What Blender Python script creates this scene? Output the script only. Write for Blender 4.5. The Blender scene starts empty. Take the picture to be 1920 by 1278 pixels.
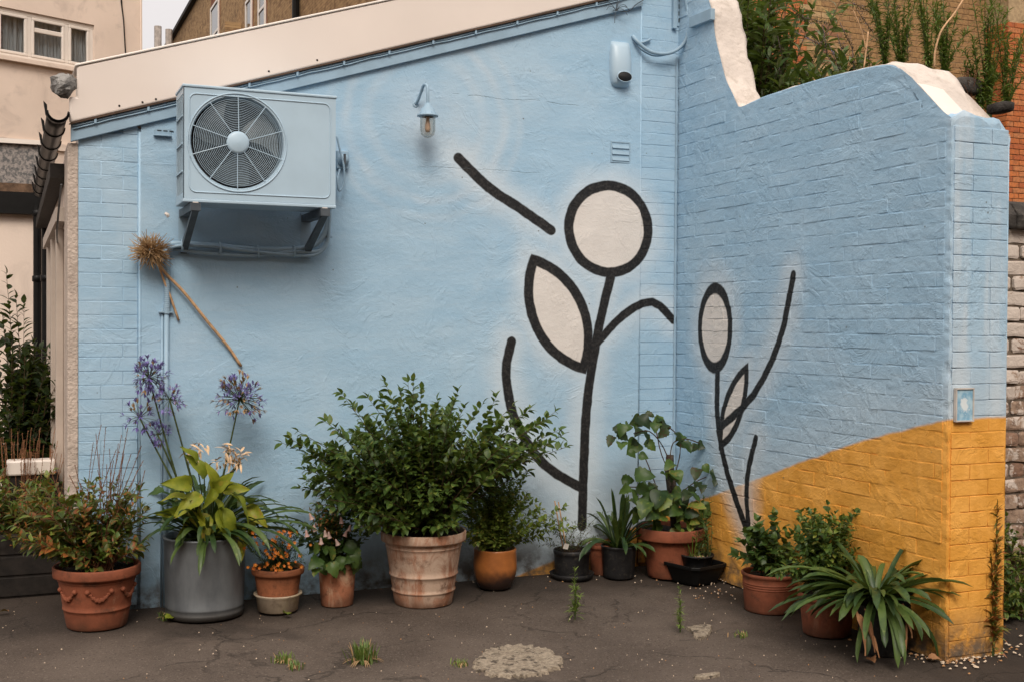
import bpy, math, random
from math import sin, cos, pi, radians, atan2, sqrt
from mathutils import Vector, Matrix, Euler, noise

SC = bpy.context.scene
COL = SC.collection
# ------------------------------------------------------------------ camera
F, CX, CY = 2219.0, 960.0, 639.0
YAW, PITCH, ROLL = atan2(.39, .9209), radians(-0.9), radians(0.35)
fw = Vector((sin(YAW)*cos(PITCH), cos(YAW)*cos(PITCH), sin(PITCH)))
r0 = Vector((cos(YAW), -sin(YAW), 0)); u0 = r0.cross(fw)
RT = (r0*cos(ROLL)+u0*sin(ROLL)).normalized(); UP = (-r0*sin(ROLL)+u0*cos(ROLL)).normalized()
CAM = Vector((-4.0096, -6.7135, 1.57))
cam = bpy.data.cameras.new('camera'); camo = bpy.data.objects.new('camera', cam); COL.objects.link(camo)
M = Matrix((RT, UP, -fw)).transposed().to_4x4(); M.translation = CAM; camo.matrix_world = M
cam.sensor_width = 36; cam.sensor_fit = 'HORIZONTAL'; cam.lens = F/1920*36; cam.clip_end = 1000; cam.clip_start = .05
SC.camera = camo
# ------------------------------------------------------------------ sky, sun, exposure
SUN_EL, SUN_AZ = radians(46), radians(199)      # azimuth clockwise from +Y; the light comes from behind the camera
W = bpy.data.worlds.new("World"); SC.world = W; W.use_nodes = True
wn = W.node_tree; wn.nodes.clear()
wo = wn.nodes.new('ShaderNodeOutputWorld'); add = wn.nodes.new('ShaderNodeAddShader')
b1 = wn.nodes.new('ShaderNodeBackground'); b2 = wn.nodes.new('ShaderNodeBackground')
sky = wn.nodes.new('ShaderNodeTexSky'); sky.sky_type = 'NISHITA'; sky.sun_disc = False
sky.sun_elevation = SUN_EL; sky.sun_rotation = SUN_AZ; sky.dust_density = 4
wn.links.new(sky.outputs[0], b1.inputs[0]); b1.inputs[1].default_value = 0.05
tc = wn.nodes.new('ShaderNodeTexCoord'); sx = wn.nodes.new('ShaderNodeSeparateXYZ')
mr = wn.nodes.new('ShaderNodeMapRange'); mr.inputs[1].default_value = 0; mr.inputs[2].default_value = 1
mr.inputs[3].default_value = .40; mr.inputs[4].default_value = 1.10     # overcast: brighter overhead
wn.links.new(tc.outputs['Generated'], sx.inputs[0]); wn.links.new(sx.outputs[2], mr.inputs[0])
wn.links.new(mr.outputs[0], b2.inputs[1]); b2.inputs[0].default_value = (1.0, .865, .75, 1)
wn.links.new(b1.outputs[0], add.inputs[0]); wn.links.new(b2.outputs[0], add.inputs[1]); wn.links.new(add.outputs[0], wo.inputs[0])
sl = bpy.data.lights.new('sun', 'SUN'); sl.energy = 1.5; sl.angle = radians(24); sl.color = (1, .93, .84)
so = bpy.data.objects.new('sun', sl); COL.objects.link(so)
sd = Vector((sin(SUN_AZ)*cos(SUN_EL), cos(SUN_AZ)*cos(SUN_EL), sin(SUN_EL)))
so.rotation_euler = sd.to_track_quat('Z', 'Y').to_euler()
SC.cycles.max_bounces = 6; SC.cycles.diffuse_bounces = 3; SC.cycles.glossy_bounces = 2; SC.cycles.transmission_bounces = 6; SC.cycles.caustics_reflective = False; SC.cycles.caustics_refractive = False
SC.view_settings.view_transform = 'Standard'; SC.view_settings.look = 'None'
SC.view_settings.exposure = 0.36; SC.view_settings.gamma = 1; SC.view_settings.use_curve_mapping = False

# ------------------------------------------------------------------ geometry helpers
def ray(px, py): return fw + RT*((px-CX)/F) - UP*((py-CY)/F)
def plane(px, py, ax, v):
    d = ray(px, py); return CAM + d*((v-CAM[ax])/d[ax])
def PA(px, py, o=0): return plane(px, py, 1, o)     # on the long wall (or a plane parallel to it)
def PB(px, py, o=0): return plane(px, py, 0, o)     # on the side wall
def PG(px, py, o=0): return plane(px, py, 2, o)     # on the ground
def scale_at(p): return F/((Vector(p)-CAM).dot(fw))
def nz(p, s=1.0, seed=0): return noise.noise(Vector((p[0]*s+seed, p[1]*s+seed*1.7, p[2]*s)))

class MB:
    def __init__(s): s.v = []; s.f = []; s.mi = []
    def add(s, vs, fs, M=None, mi=0):
        n = len(s.v)
        s.v += [tuple(M @ Vector(v)) for v in vs] if M is not None else [tuple(v) for v in vs]
        s.f += [tuple(i+n for i in f) for f in fs]; s.mi += [mi]*len(fs); return s
    def box(s, a, b, mi=0, M=None):
        x0, y0, z0 = a; x1, y1, z1 = b
        return s.add([(x0,y0,z0),(x1,y0,z0),(x1,y1,z0),(x0,y1,z0),(x0,y0,z1),(x1,y0,z1),(x1,y1,z1),(x0,y1,z1)],
            [(0,3,2,1),(4,5,6,7),(0,1,5,4),(1,2,6,5),(2,3,7,6),(3,0,4,7)], M, mi)
    def tube(s, pts, r, n=6, cap=True, mi=0):
        pts = [Vector(p) for p in pts]
        rs = r if isinstance(r, (list, tuple)) else [r]*len(pts)
        base = len(s.v); up = Vector((.31, .22, .93))
        for i, p in enumerate(pts):
            d = (pts[min(i+1, len(pts)-1)] - pts[max(i-1, 0)])
            if d.length < 1e-9: d = Vector((0, 0, 1))
            d.normalize(); a = d.cross(up)
            if a.length < .1: a = d.cross(Vector((1, 0, 0)))
            a.normalize(); b = d.cross(a)
            for k in range(n):
                t = 2*pi*k/n; s.v.append(tuple(p + (a*cos(t)+b*sin(t))*rs[i]))
        for i in range(len(pts)-1):
            for k in range(n):
                k2 = (k+1) % n
                s.f.append((base+i*n+k, base+i*n+k2, base+(i+1)*n+k2, base+(i+1)*n+k)); s.mi.append(mi)
        if cap:
            s.f.append(tuple(base+k for k in range(n))[::-1]); s.f.append(tuple(base+(len(pts)-1)*n+k for k in range(n))); s.mi += [mi, mi]
        return s
    def lathe(s, prof, n=48, M=None, mi=0, wob=0):
        vs = []; fs = []
        for j, (r, z) in enumerate(prof):
            for k in range(n):
                t = 2*pi*k/n; q = r*(1+wob*nz((cos(t), sin(t), z*4), 1.3, 5))
                vs.append((q*cos(t), q*sin(t), z))
        for j in range(len(prof)-1):
            for k in range(n):
                k2 = (k+1) % n; fs.append((j*n+k, j*n+k2, (j+1)*n+k2, (j+1)*n+k))
        return s.add(vs, fs, M, mi)
    def prism(s, outline, a0, a1, axis, mi=0):
        """outline of 2D points extruded along axis (0: points are (y,z); 1: points are (x,z); 2: (x,y))"""
        def q(p, a): return (a, p[0], p[1]) if axis == 0 else (p[0], a, p[1]) if axis == 1 else (p[0], p[1], a)
        n = len(outline)
        vs = [q(p, a0) for p in outline]+[q(p, a1) for p in outline]
        fs = [tuple(range(n))[::-1], tuple(range(n, 2*n))]+[(i, (i+1) % n, n+(i+1) % n, n+i) for i in range(n)]
        return s.add(vs, fs, None, mi)
    def mesh(s, name, mats, smooth=False):
        me = bpy.data.meshes.new(name); me.from_pydata(s.v, [], s.f)
        for m in (mats if isinstance(mats, (list, tuple)) else [mats]): me.materials.append(m)
        if len(set(s.mi)) > 1: me.polygons.foreach_set('material_index', s.mi)
        if smooth: me.polygons.foreach_set('use_smooth', [True]*len(me.polygons))
        me.update(); return me
    def build(s, name, mats, parent=None, smooth=False, loc=None, kind=None, fix=True):
        me = s.mesh(name, mats, smooth)
        if fix:
            import bmesh
            bm = bmesh.new(); bm.from_mesh(me); bmesh.ops.recalc_face_normals(bm, faces=bm.faces); bm.to_mesh(me); bm.free()
        return link(name, me, parent, loc, kind)
def link(name, me, parent=None, loc=None, kind=None, M=None):
    o = bpy.data.objects.new(name, me); COL.objects.link(o)
    if parent is not None: o.parent = parent
    if loc is not None: o.location = loc
    if M is not None: o.matrix_local = M
    if kind: o['kind'] = kind
    return o
def smooth_by_angle(o, ang=35):
    me = o.data; me.polygons.foreach_set('use_smooth', [True]*len(me.polygons))
    try: me.set_sharp_from_angle(angle=radians(ang))
    except Exception: pass
    return o
def bevel(o, w=.004, seg=2):
    m = o.modifiers.new('bevel', 'BEVEL'); m.width = w; m.segments = seg; m.limit_method = 'ANGLE'; m.angle_limit = radians(40)
    return o
def thing(name, label, cat, loc=(0, 0, 0), group=None):
    o = bpy.data.objects.new(name, None); COL.objects.link(o); o.location = loc; o.empty_display_size = .1
    return tag(o, label, cat, group)
def tag(o, label, cat, group=None, kind=None):
    o['label'] = label; o['category'] = cat
    if group: o['group'] = group
    if kind: o['kind'] = kind
    return o
def bez(p0, p1, p2, n=8):
    p0, p1, p2 = Vector(p0), Vector(p1), Vector(p2)
    return [p0*(1-t)**2+p1*2*t*(1-t)+p2*t*t for t in [i/n for i in range(n+1)]]
def crv(pts, n=6):
    """Catmull-Rom through points"""
    P = [Vector(p) for p in pts]; P = [P[0]*2-P[1]]+P+[P[-1]*2-P[-2]]; out = []
    for i in range(1, len(P)-2):
        a, b, c, d = P[i-1:i+3]
        for k in range(n):
            t = k/n; out.append(.5*((2*b)+(c-a)*t+(2*a-5*b+4*c-d)*t*t+(3*b-a-3*c+d)*t**3))
    return out+[P[-2]]

# ------------------------------------------------------------------ material helpers
class NT:
    def __init__(s, name):
        s.m = bpy.data.materials.new(name); s.m.use_nodes = True; s.t = s.m.node_tree; s.t.nodes.clear()
        s.out = s.t.nodes.new('ShaderNodeOutputMaterial'); s.b = s.t.nodes.new('ShaderNodeBsdfPrincipled')
        s.t.links.new(s.b.outputs[0], s.out.inputs[0])
    def n(s, typ, **kw):
        n = s.t.nodes.new(typ)
        for k, v in kw.items(): setattr(n, k, v)
        return n
    def l(s, a, b): s.t.links.new(a, b)
    def put(s, sock, v):
        if isinstance(v, bpy.types.NodeSocket): s.l(v, sock)
        elif v is not None:
            try: sock.default_value = v
            except Exception: sock.default_value = (*v, 1)
    def math(s, op, a, b=None, c=None, clamp=False):
        n = s.n('ShaderNodeMath', operation=op, use_clamp=clamp)
        for i, v in enumerate((a, b, c)):
            if v is not None: s.put(n.inputs[i], v)
        return n.outputs[0]
    def vm(s, op, a, b=None, scale=None):
        n = s.n('ShaderNodeVectorMath', operation=op); s.put(n.inputs[0], a)
        if b is not None: s.put(n.inputs[1], b)
        if scale is not None: s.put(n.inputs['Scale'], scale)
        return n.outputs['Value'] if op in ('LENGTH', 'DOT_PRODUCT', 'DISTANCE') else n.outputs['Vector']
    def mix(s, f, a, b, bt='MIX'):
        n = s.n('ShaderNodeMix', data_type='RGBA', blend_type=bt); s.put(n.inputs[0], f)
        for i, v in ((6, a), (7, b)):
            s.put(n.inputs[i], v if isinstance(v, bpy.types.NodeSocket) else (*v[:3], 1))
        return n.outputs[2]
    def ss(s, v, a, b, lo=0., hi=1., lin=False):
        n = s.n('ShaderNodeMapRange', interpolation_type='LINEAR' if lin else 'SMOOTHSTEP')
        s.put(n.inputs[0], v); n.inputs[1].default_value = a; n.inputs[2].default_value = b; n.inputs[3].default_value = lo; n.inputs[4].default_value = hi
        return n.outputs[0]
    def noise(s, vec, scale, detail=4, rough=.55, dist=0, out=0):
        n = s.n('ShaderNodeTexNoise'); s.put(n.inputs['Vector'], vec)
        n.inputs['Scale'].default_value = scale; n.inputs['Detail'].default_value = detail
        n.inputs['Roughness'].default_value = rough; n.inputs['Distortion'].default_value = dist
        return n.outputs[out]
    def vor(s, vec, scale, feat='F1', rnd=1, out=0):
        n = s.n('ShaderNodeTexVoronoi', feature=feat); s.put(n.inputs['Vector'], vec)
        n.inputs['Scale'].default_value = scale; n.inputs['Randomness'].default_value = rnd
        return n.outputs[out]
    def pos(s): return s.n('ShaderNodeNewGeometry').outputs['Position']
    def obj(s): return s.n('ShaderNodeTexCoord').outputs['Object']
    def rnd(s): return s.n('ShaderNodeObjectInfo').outputs['Random']
    def xyz(s, v): return s.n('ShaderNodeSeparateXYZ'), v
    def sep(s, v):
        n = s.n('ShaderNodeSeparateXYZ'); s.l(v, n.inputs[0]); return n.outputs
    def comb(s, x, y, z):
        n = s.n('ShaderNodeCombineXYZ')
        for i, v in enumerate((x, y, z)): s.put(n.inputs[i], v)
        return n.outputs[0]
    def bump(s, h, strength=.3, dist=.01, prev=None):
        n = s.n('ShaderNodeBump'); s.put(n.inputs['Height'], h); n.inputs['Strength'].default_value = strength; n.inputs['Distance'].default_value = dist
        if prev is not None: s.l(prev, n.inputs['Normal'])
        return n.outputs[0]
    def fin(s, col=None, rough=.8, nrm=None, metal=0, spec=.3):
        if col is not None: s.put(s.b.inputs['Base Color'], col if isinstance(col, bpy.types.NodeSocket) else (*col[:3], 1))
        s.put(s.b.inputs['Roughness'], rough); s.b.inputs['Metallic'].default_value = metal
        s.b.inputs['Specular IOR Level'].default_value = spec
        if nrm is not None: s.l(nrm, s.b.inputs['Normal'])
        return s.m
def simple(name, col, rough=.7, var=.25, sc=8, bs=.2, bd=.004, metal=0, spec=.3, dirt=None, bsc=60, rand=0):
    t = NT(name); p = t.pos()
    n1 = t.noise(p, sc, 5); c = t.mix(t.ss(n1, .3, .7), [x*(1-var) for x in col], [min(1, x*(1+var)) for x in col])
    if dirt: c = t.mix(t.ss(t.noise(p, sc*1.9, 6, .65, .6), .5, .72), c, dirt)
    if rand: c = t.mix(t.rnd(), t.mix(rand, c, (0, 0, 0)), c)
    return t.fin(c, rough, t.bump(t.noise(p, bsc, 4), bs, bd), metal, spec)

BLUE = (.31, .485, .64); BLUE2 = (.36, .53, .675); PALE = (.50, .62, .71); ORANGE = (.70, .30, .055); WHITE = (.72, .655, .60)

def seg_sdf(t, P, segs):
    """distance from P to a chain of line segments, all in metres on the wall"""
    out = None
    for a, b in segs:
        a, b = Vector(a), Vector(b); ab = b-a
        pa = t.vm('SUBTRACT', P, tuple(a))
        h = t.math('ADD', t.vm('DOT_PRODUCT', pa, tuple(ab/ab.length_squared)), 0.0, clamp=True)
        d = t.vm('LENGTH', t.vm('SUBTRACT', pa, t.vm('SCALE', tuple(ab), None, h)))
        out = d if out is None else t.math('MINIMUM', out, d)
    return out
def chain(pts): return list(zip(pts[:-1], pts[1:]))
def ell_sdf(t, P, c, rx, rz, ang, hor):
    """approx signed distance to an ellipse; hor = index of the horizontal axis"""
    q = t.vm('SUBTRACT', P, tuple(c)); s = t.sep(q)
    x, z = s[hor], s[2]; ca, sa = cos(ang), sin(ang)
    xr = t.math('ADD', t.math('MULTIPLY', x, ca/rx), t.math('MULTIPLY', z, sa/rx))
    zr = t.math('ADD', t.math('MULTIPLY', x, -sa/rz), t.math('MULTIPLY', z, ca/rz))
    return t.math('MULTIPLY', t.math('SUBTRACT', t.math('SQRT', t.math('ADD', t.math('MULTIPLY', xr, xr), t.math('MULTIPLY', zr, zr))), 1.0), min(rx, rz))
def lens_sdf(t, P, a, b, w, hor):
    """leaf shape between tips a and b with full width w: where two circles overlap"""
    a, b = Vector(a), Vector(b); L = (b-a).length/2; h = w/2; R = (L*L+h*h)/(2*h)
    m = (a+b)/2; d = (b-a).normalized()
    nrm = Vector((-d.z, 0, d.x)) if hor == 0 else Vector((0, -d.z, d.y))
    d1 = t.math('SUBTRACT', t.vm('DISTANCE', P, tuple(m+nrm*(R-h))), R)
    d2 = t.math('SUBTRACT', t.vm('DISTANCE', P, tuple(m-nrm*(R-h))), R)
    return t.math('MAXIMUM', d1, d2)

def wall_paint(name, hor, strokes, ells, lenses, orange_line, extras):
    """blue masonry paint with an orange lower band and a plain black-and-white floral wall painting"""
    t = NT(name); p = t.pos(); s = t.sep(p)
    H = s[hor]; Z = s[2]
    flat = t.comb(H, 0, Z) if hor == 0 else t.comb(0, H, Z)
    wob = t.vm('SCALE', t.vm('SUBTRACT', t.noise(p, 14, 3, out=1), (.5, .5, .5)), None, .012)
    P = t.vm('ADD', flat, t.vm('MULTIPLY', wob, (1, 0, 1) if hor == 0 else (0, 1, 1)))
    streak = t.noise(t.vm('MULTIPLY', p, (1.2, 1.2, 4.5)), 1.6, 6, .6, .4)
    c = t.mix(t.ss(streak, .32, .7), BLUE, BLUE2)
    c = t.mix(t.ss(t.noise(p, 1.1, 5, .6, 1.0), .45, .75, 0, .38), c, PALE)
    c = t.mix(t.ss(t.noise(t.vm('MULTIPLY', p, (2, 2, 14)), 3, 5, .7), .5, .8, 0, .3), c, (.45, .56, .65))
    c = t.mix(t.ss(t.noise(t.vm('MULTIPLY', p, (5, 5, .7)), 2.2, 5, .65), .52, .8, 0, .28), c, (.27, .41, .54))
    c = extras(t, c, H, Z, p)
    # orange band
    wl = None
    lo = t.n('ShaderNodeFloatCurve'); t.put(lo.inputs[1], t.ss(H, orange_line[0][0], orange_line[-1][0], 0, 1, True))
    cu = lo.mapping.curves[0]; h0, h1 = orange_line[0][0], orange_line[-1][0]
    lo.mapping.use_clip = False
    pts = [((h-h0)/(h1-h0), z/2) for h, z in orange_line]
    pts.sort()
    cu.points[0].location = pts[0]; cu.points[1].location = pts[-1]
    for q in pts[1:-1]: cu.points.new(*q)
    for q in cu.points: q.handle_type = 'VECTOR'
    lo.mapping.update()
    zl = t.math('MULTIPLY', lo.outputs[0], 2.0)
    dz = t.math('SUBTRACT', t.math('ADD', zl, t.math('MULTIPLY', t.math('SUBTRACT', t.noise(p, 9, 4), .5), .022)), Z)
    # pale overspray just above the band
    c = t.mix(t.ss(dz, -.42, -.02, 0, .38), c, (.54, .61, .65))
    oc = t.mix(t.ss(t.noise(p, 5, 6, .65, .5), .35, .7), (.70, .325, .050), (.85, .425, .090))
    oc = t.mix(t.ss(t.noise(p, 26, 4, .7), .55, .75, 0, .3), oc, (.50, .20, .03))
    c = t.mix(t.ss(dz, -.008, .012), c, oc)
    # wall painting: chains of strokes, discs and leaves
    line = None; fill = None
    for pts in strokes:
        d = seg_sdf(t, P, chain(pts[1])); d = t.math('SUBTRACT', d, pts[0])
        line = d if line is None else t.math('MINIMUM', line, d)
    for (ct, rx, rz, an, r) in ells:
        e = ell_sdf(t, P, ct, rx, rz, an, hor); fill = e if fill is None else t.math('MINIMUM', fill, e)
        line = t.math('MINIMUM', line, t.math('SUBTRACT', t.math('ABSOLUTE', e), r))
    for (a, b, w, r) in lenses:
        e = lens_sdf(t, P, a, b, w, hor); fill = t.math('MINIMUM', fill, e)
        line = t.math('MINIMUM', line, t.math('SUBTRACT', t.math('ABSOLUTE', e), r))
    halo = t.math('ADD', line, t.math('MULTIPLY', t.math('SUBTRACT', t.noise(p, 6, 4), .5), .12))
    c = t.mix(t.ss(halo, -.02, .17, .62, 0), c, (.60, .67, .72))
    c = t.mix(t.ss(fill, .012, -.012), c, t.mix(t.noise(p, 9, 5), (.62, .585, .55), (.74, .70, .66)))
    c = t.mix(t.ss(line, .006, -.004), c, t.mix(t.ss(t.noise(p, 60, 3), .4, .75), (.010, .010, .011), (.035, .033, .032)))
    # dirt and damp towards the ground, worn specks
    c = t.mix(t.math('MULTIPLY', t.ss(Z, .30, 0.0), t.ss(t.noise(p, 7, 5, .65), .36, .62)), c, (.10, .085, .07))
    c = t.mix(t.ss(t.vor(p, 7.0), .045, .02, 0, .8), c, (.13, .13, .12))
    tv = t.vm('MULTIPLY', p, (1, 1, 1.5))
    hgt = t.math('ADD', t.math('MULTIPLY', t.noise(tv, 26, 6, .7, .1), .8), t.math('MULTIPLY', t.noise(tv, 5, 5, .62, .2), .8))
    hgt = t.math('ADD', hgt, t.math('MULTIPLY', t.ss(t.noise(t.vm('ADD', p, (3, 5, 7)), 3.3, 5, .7, .8), .52, .60), .35))
    if hor == 0:
        zc_ = t.math('ADD', Z, t.math('MULTIPLY', t.noise(p, 6, 5, .7), .05))
        q = a2(950, 186); m1 = t.math('MULTIPLY', t.ss(t.math('ABSOLUTE', t.math('SUBTRACT', zc_, q[2]+.025)), .0035, .0008), t.math('MULTIPLY', t.ss(H, -1.6, -1.5), t.ss(H, -.6, -.75)))
        q = a2(920, 320); m2 = t.math('MULTIPLY', t.ss(t.math('ABSOLUTE', t.math('SUBTRACT', zc_, q[2]+.025)), .0030, .0006), t.math('MULTIPLY', t.ss(H, -1.75, -1.65), t.ss(H, -.95, -1.05)))
        ckm = t.math('MULTIPLY', t.math('MAXIMUM', m1, m2), t.ss(t.noise(p, 9, 3), .36, .52))
        hgt = t.math('SUBTRACT', hgt, ckm)
        c = t.mix(t.math('MULTIPLY', ckm, .35), c, (.12, .17, .2))
    nb = t.bump(hgt, .42 if hor == 0 else .55, .009 if hor == 0 else .010)
    nb = t.bump(t.noise(p, 150, 4, .75), .4, .0022, nb)
    return t.fin(c, .62, nb, 0, .3)

def a2(px, py): v = PA(px, py); return (v.x, 0, v.z)
def b2(px, py): v = PB(px, py); return (0, v.y, v.z)
def pc(f, *pts, n=3):
    return [tuple(v) for v in crv([f(*p) for p in pts], n)]
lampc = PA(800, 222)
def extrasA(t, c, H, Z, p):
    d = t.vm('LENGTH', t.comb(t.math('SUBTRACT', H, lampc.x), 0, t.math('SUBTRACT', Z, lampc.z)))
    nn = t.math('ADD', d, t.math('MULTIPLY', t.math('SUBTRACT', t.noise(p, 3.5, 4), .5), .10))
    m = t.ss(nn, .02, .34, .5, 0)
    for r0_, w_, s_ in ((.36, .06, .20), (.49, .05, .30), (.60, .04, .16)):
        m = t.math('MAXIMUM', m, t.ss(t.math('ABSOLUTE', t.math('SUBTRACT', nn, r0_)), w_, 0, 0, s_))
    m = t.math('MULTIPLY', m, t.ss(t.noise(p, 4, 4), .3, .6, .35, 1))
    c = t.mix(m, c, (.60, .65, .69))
    # sprayed pale haze low on the wall
    z2 = t.math('ADD', Z, t.math('MULTIPLY', t.math('SUBTRACT', t.noise(p, 2, 4), .5), .9))
    return t.mix(t.math('MULTIPLY', t.ss(z2, 1.15, .2, 0, .5), t.ss(H, -2.7, -1.2)), c, (.56, .62, .66))
def extrasB(t, c, H, Z, p):
    # paler sweep on the end of the pier
    m = t.math('MULTIPLY', t.ss(H, -2.40, -2.47), t.ss(t.noise(t.vm('MULTIPLY', p, (7, 1, .6)), 1.2, 4), .4, .65, 0, .75))
    c = t.mix(m, c, (.60, .67, .72))
    return t.mix(t.ss(t.noise(t.vm('MULTIPLY', p, (1, 2.2, 4)), 1.7, 5, .65), .5, .72, 0, .3), c, (.28, .42, .55))
SW = .031
strokesA = [(SW, pc(a2, (1143, 520), (1122, 610), (1101, 740), (1094, 860), (1090, 985))),
            (SW, pc(a2, (858, 297), (915, 352), (975, 392), (1032, 432))),
            (SW*.95, pc(a2, (1092, 915), (1020, 870), (966, 790), (948, 700), (958, 640))),
            (SW*.85, pc(a2, (1112, 650), (1168, 590), (1222, 566), (1262, 600)))]
ellA = [(a2(1141, 430), .285, .275, 0, SW)]
lensA = [(a2(966, 636), a2(1112, 470), .34, SW)]
lensA = [(a2(1092, 690), a2(1000, 488), .34, SW)]
oc = lambda f: [f(*q) for q in ((1268, 955),)]
ol_A = [(-3.7, -.9), (PA(965, 1073).x, .0), (PA(1268, 952).x, PA(1268, 952).z)]
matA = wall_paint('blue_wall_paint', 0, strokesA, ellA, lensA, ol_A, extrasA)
strokesB = [(SW*.82, pc(b2, (1346, 690), (1346, 780), (1358, 860), (1382, 940), (1406, 1003))),
            (SW*.78, pc(b2, (1352, 800), (1412, 742), (1462, 640), (1489, 515))),
            (SW*.7, pc(b2, (1404, 985), (1401, 900), (1418, 820)))]
ellB = [(b2(1341, 615), .17, .245, 0, SW*.75)]
lensB = [(b2(1352, 835), b2(1400, 690), .17, SW*.7)]
ol_B = [(.02, b2(1268, 952)[2]), (b2(1345, 925)[1], b2(1345, 925)[2]), (b2(1500, 866)[1], b2(1500, 866)[2]),
        (b2(1620, 824)[1], b2(1620, 824)[2]), (b2(1772, 786)[1], b2(1772, 786)[2]), (-2.50, b2(1772, 786)[2]+.02)]
matB = wall_paint('side_wall_paint', 1, strokesB, ellB, lensB, ol_B, extrasB)

M_white = simple('white_masonry_paint', WHITE, .6, .04, 3, .25, .004, dirt=(.66, .64, .63), bsc=35)
M_parapet = simple('cream_parapet_sheet', (.74, .66, .60), .5, .03, 1.5, .08, .002, bsc=20)
M_bluetrim = simple('blue_gloss_trim', (.29, .42, .53), .45, .08, 9, .15, .002)
M_acblue = simple('pale_blue_enamel', (.41, .55, .66), .38, .04, 5, .05, .001, spec=.5)
M_dark = simple('dark_recess', (.012, .013, .014), .6)
M_black = simple('black_plastic', (.006, .006, .006), .45, .2, 12, .1, .001, spec=.2)

M_blackmat = simple('black_matt_plastic', (.014, .014, .015), .5, .3, 20, .2, .001, dirt=(.05, .043, .035))
M_galv = simple('galvanised_metal', (.19, .20, .205), .42, .18, 7, .1, .002, metal=.75, dirt=(.12, .115, .11))
M_bracket = simple('blue_grey_bracket', (.07, .085, .10), .5, .2, 20, .1, .001)
M_cream = simple('cream_render', (.74, .62, .53), .85, .05, 1.2, .3, .006, dirt=(.60, .50, .43), bsc=40)
M_upvc = simple('white_window_plastic', (.74, .68, .62), .35, .03, 5, .02, .001, spec=.5)
M_glass_t = NT('window_glass'); M_glass = M_glass_t.fin((.05, .06, .065), .06, None, 0, .8)
M_post = simple('dull_door_paint', (.42, .36, .31), .6, .08, 4)
M_wood = simple('dark_timber', (.014, .011, .009), .75, .4, 14, .4, .003)
M_stonedark = simple('dark_coping_stone', (.045, .040, .036), .85, .45, 9, .8, .01, dirt=(.10, .09, .075))
M_soil = simple('potting_soil', (.02, .014, .010), .95, .5, 50, 1, .01)
M_lead = simple('crumpled_lead', (.23, .225, .215), .5, .3, 14, .9, .012, metal=.3)

def terracotta(name, base=(.29, .105, .048), pale=None, palea=.45, dark=(.075, .035, .02), mossz=.0, rough=.75):
    t = NT(name); p = t.obj(); w = t.pos()
    c = t.mix(t.ss(t.noise(w, 7, 6, .6, .5), .3, .7), [x*.72 for x in base], [x*1.18 for x in base])
    if pale:
        st = t.noise(t.vm('MULTIPLY', w, (1, 1, .45)), 9, 7, .7, .8)
        c = t.mix(t.ss(st, palea, palea+.22, 0, .85), c, pale)
    c = t.mix(t.ss(t.noise(w, 13, 6, .7), .50, .70, 0, .8), c, dark)
    c = t.mix(t.math('MULTIPLY', t.ss(t.sep(p)[2], .10, .0), t.ss(t.noise(w, 10, 5), .3, .6, .2, .8)), c, dark)
    return t.fin(c, rough, t.bump(t.noise(w, 70, 5, .65), .4, .004), 0, .25)
M_terra = terracotta('aged_terracotta')
M_terra2 = terracotta('red_terracotta', (.22, .068, .034), (.33, .19, .12), .58)
M_terrapale = terracotta('limed_terracotta', (.33, .15, .085), (.50, .38, .29), .40, (.15, .08, .05))
M_terrastain = terracotta('salt_stained_terracotta', (.38, .15, .08), (.50, .36, .24), .47)
M_buff = terracotta('buff_stoneware', (.42, .34, .25), (.5, .42, .25), .5, (.22, .17, .12))
def glazed():
    t = NT('orange_glaze'); w = t.pos(); z = t.sep(t.obj())[2]
    c = t.mix(t.ss(t.noise(w, 12, 5), .3, .7), (.30, .105, .03), (.42, .15, .04))
    zz = t.math('ADD', z, t.math('MULTIPLY', t.math('SUBTRACT', t.noise(w, 9, 4), .5), .16))
    c = t.mix(t.ss(zz, .15, .04), c, (.035, .02, .015))
    return t.fin(c, .3, t.bump(t.noise(t.vm('MULTIPLY', w, (1, 1, 6)), 20, 3), .25, .003), 0, .5)
M_glaze = glazed()
def brickmat(name, cols, mortar=None):
    t = NT(name); p = t.pos(); r = t.rnd()
    rp = t.n('ShaderNodeValToRGB'); t.l(r, rp.inputs[0]); rp.color_ramp.interpolation = 'CONSTANT'
    el = rp.color_ramp.elements; el[0].color = (*cols[0], 1); el[1].position = 1/len(cols); el[1].color = (*cols[1], 1)
    for i, c in enumerate(cols[2:]): e = el.new((i+2)/len(cols)); e.color = (*c, 1)
    c = t.mix(t.ss(t.noise(p, 22, 6, .7, .5), .35, .7, 0, .6), rp.outputs[0], (.10, .065, .04))
    c = t.mix(t.ss(t.noise(p, 50, 4, .7), .55, .8, 0, .5), c, (.40, .29, .17))
    return t.fin(c, .9, t.bump(t.noise(p, 90, 4, .7), .7, .004), 0, .15)
M_stock = brickmat('london_stock_brick', [(.42, .27, .12), (.34, .20, .09), (.46, .31, .15), (.30, .15, .08), (.40, .26, .13), (.26, .14, .08), (.48, .33, .17)])
M_redbrick = brickmat('orange_red_brick', [(.50, .15, .05), (.56, .18, .06), (.44, .12, .045), (.53, .20, .08)])
M_mortar = simple('yellow_mortar', (.36, .26, .15), .95, .2, 20, .6, .006)
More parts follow.
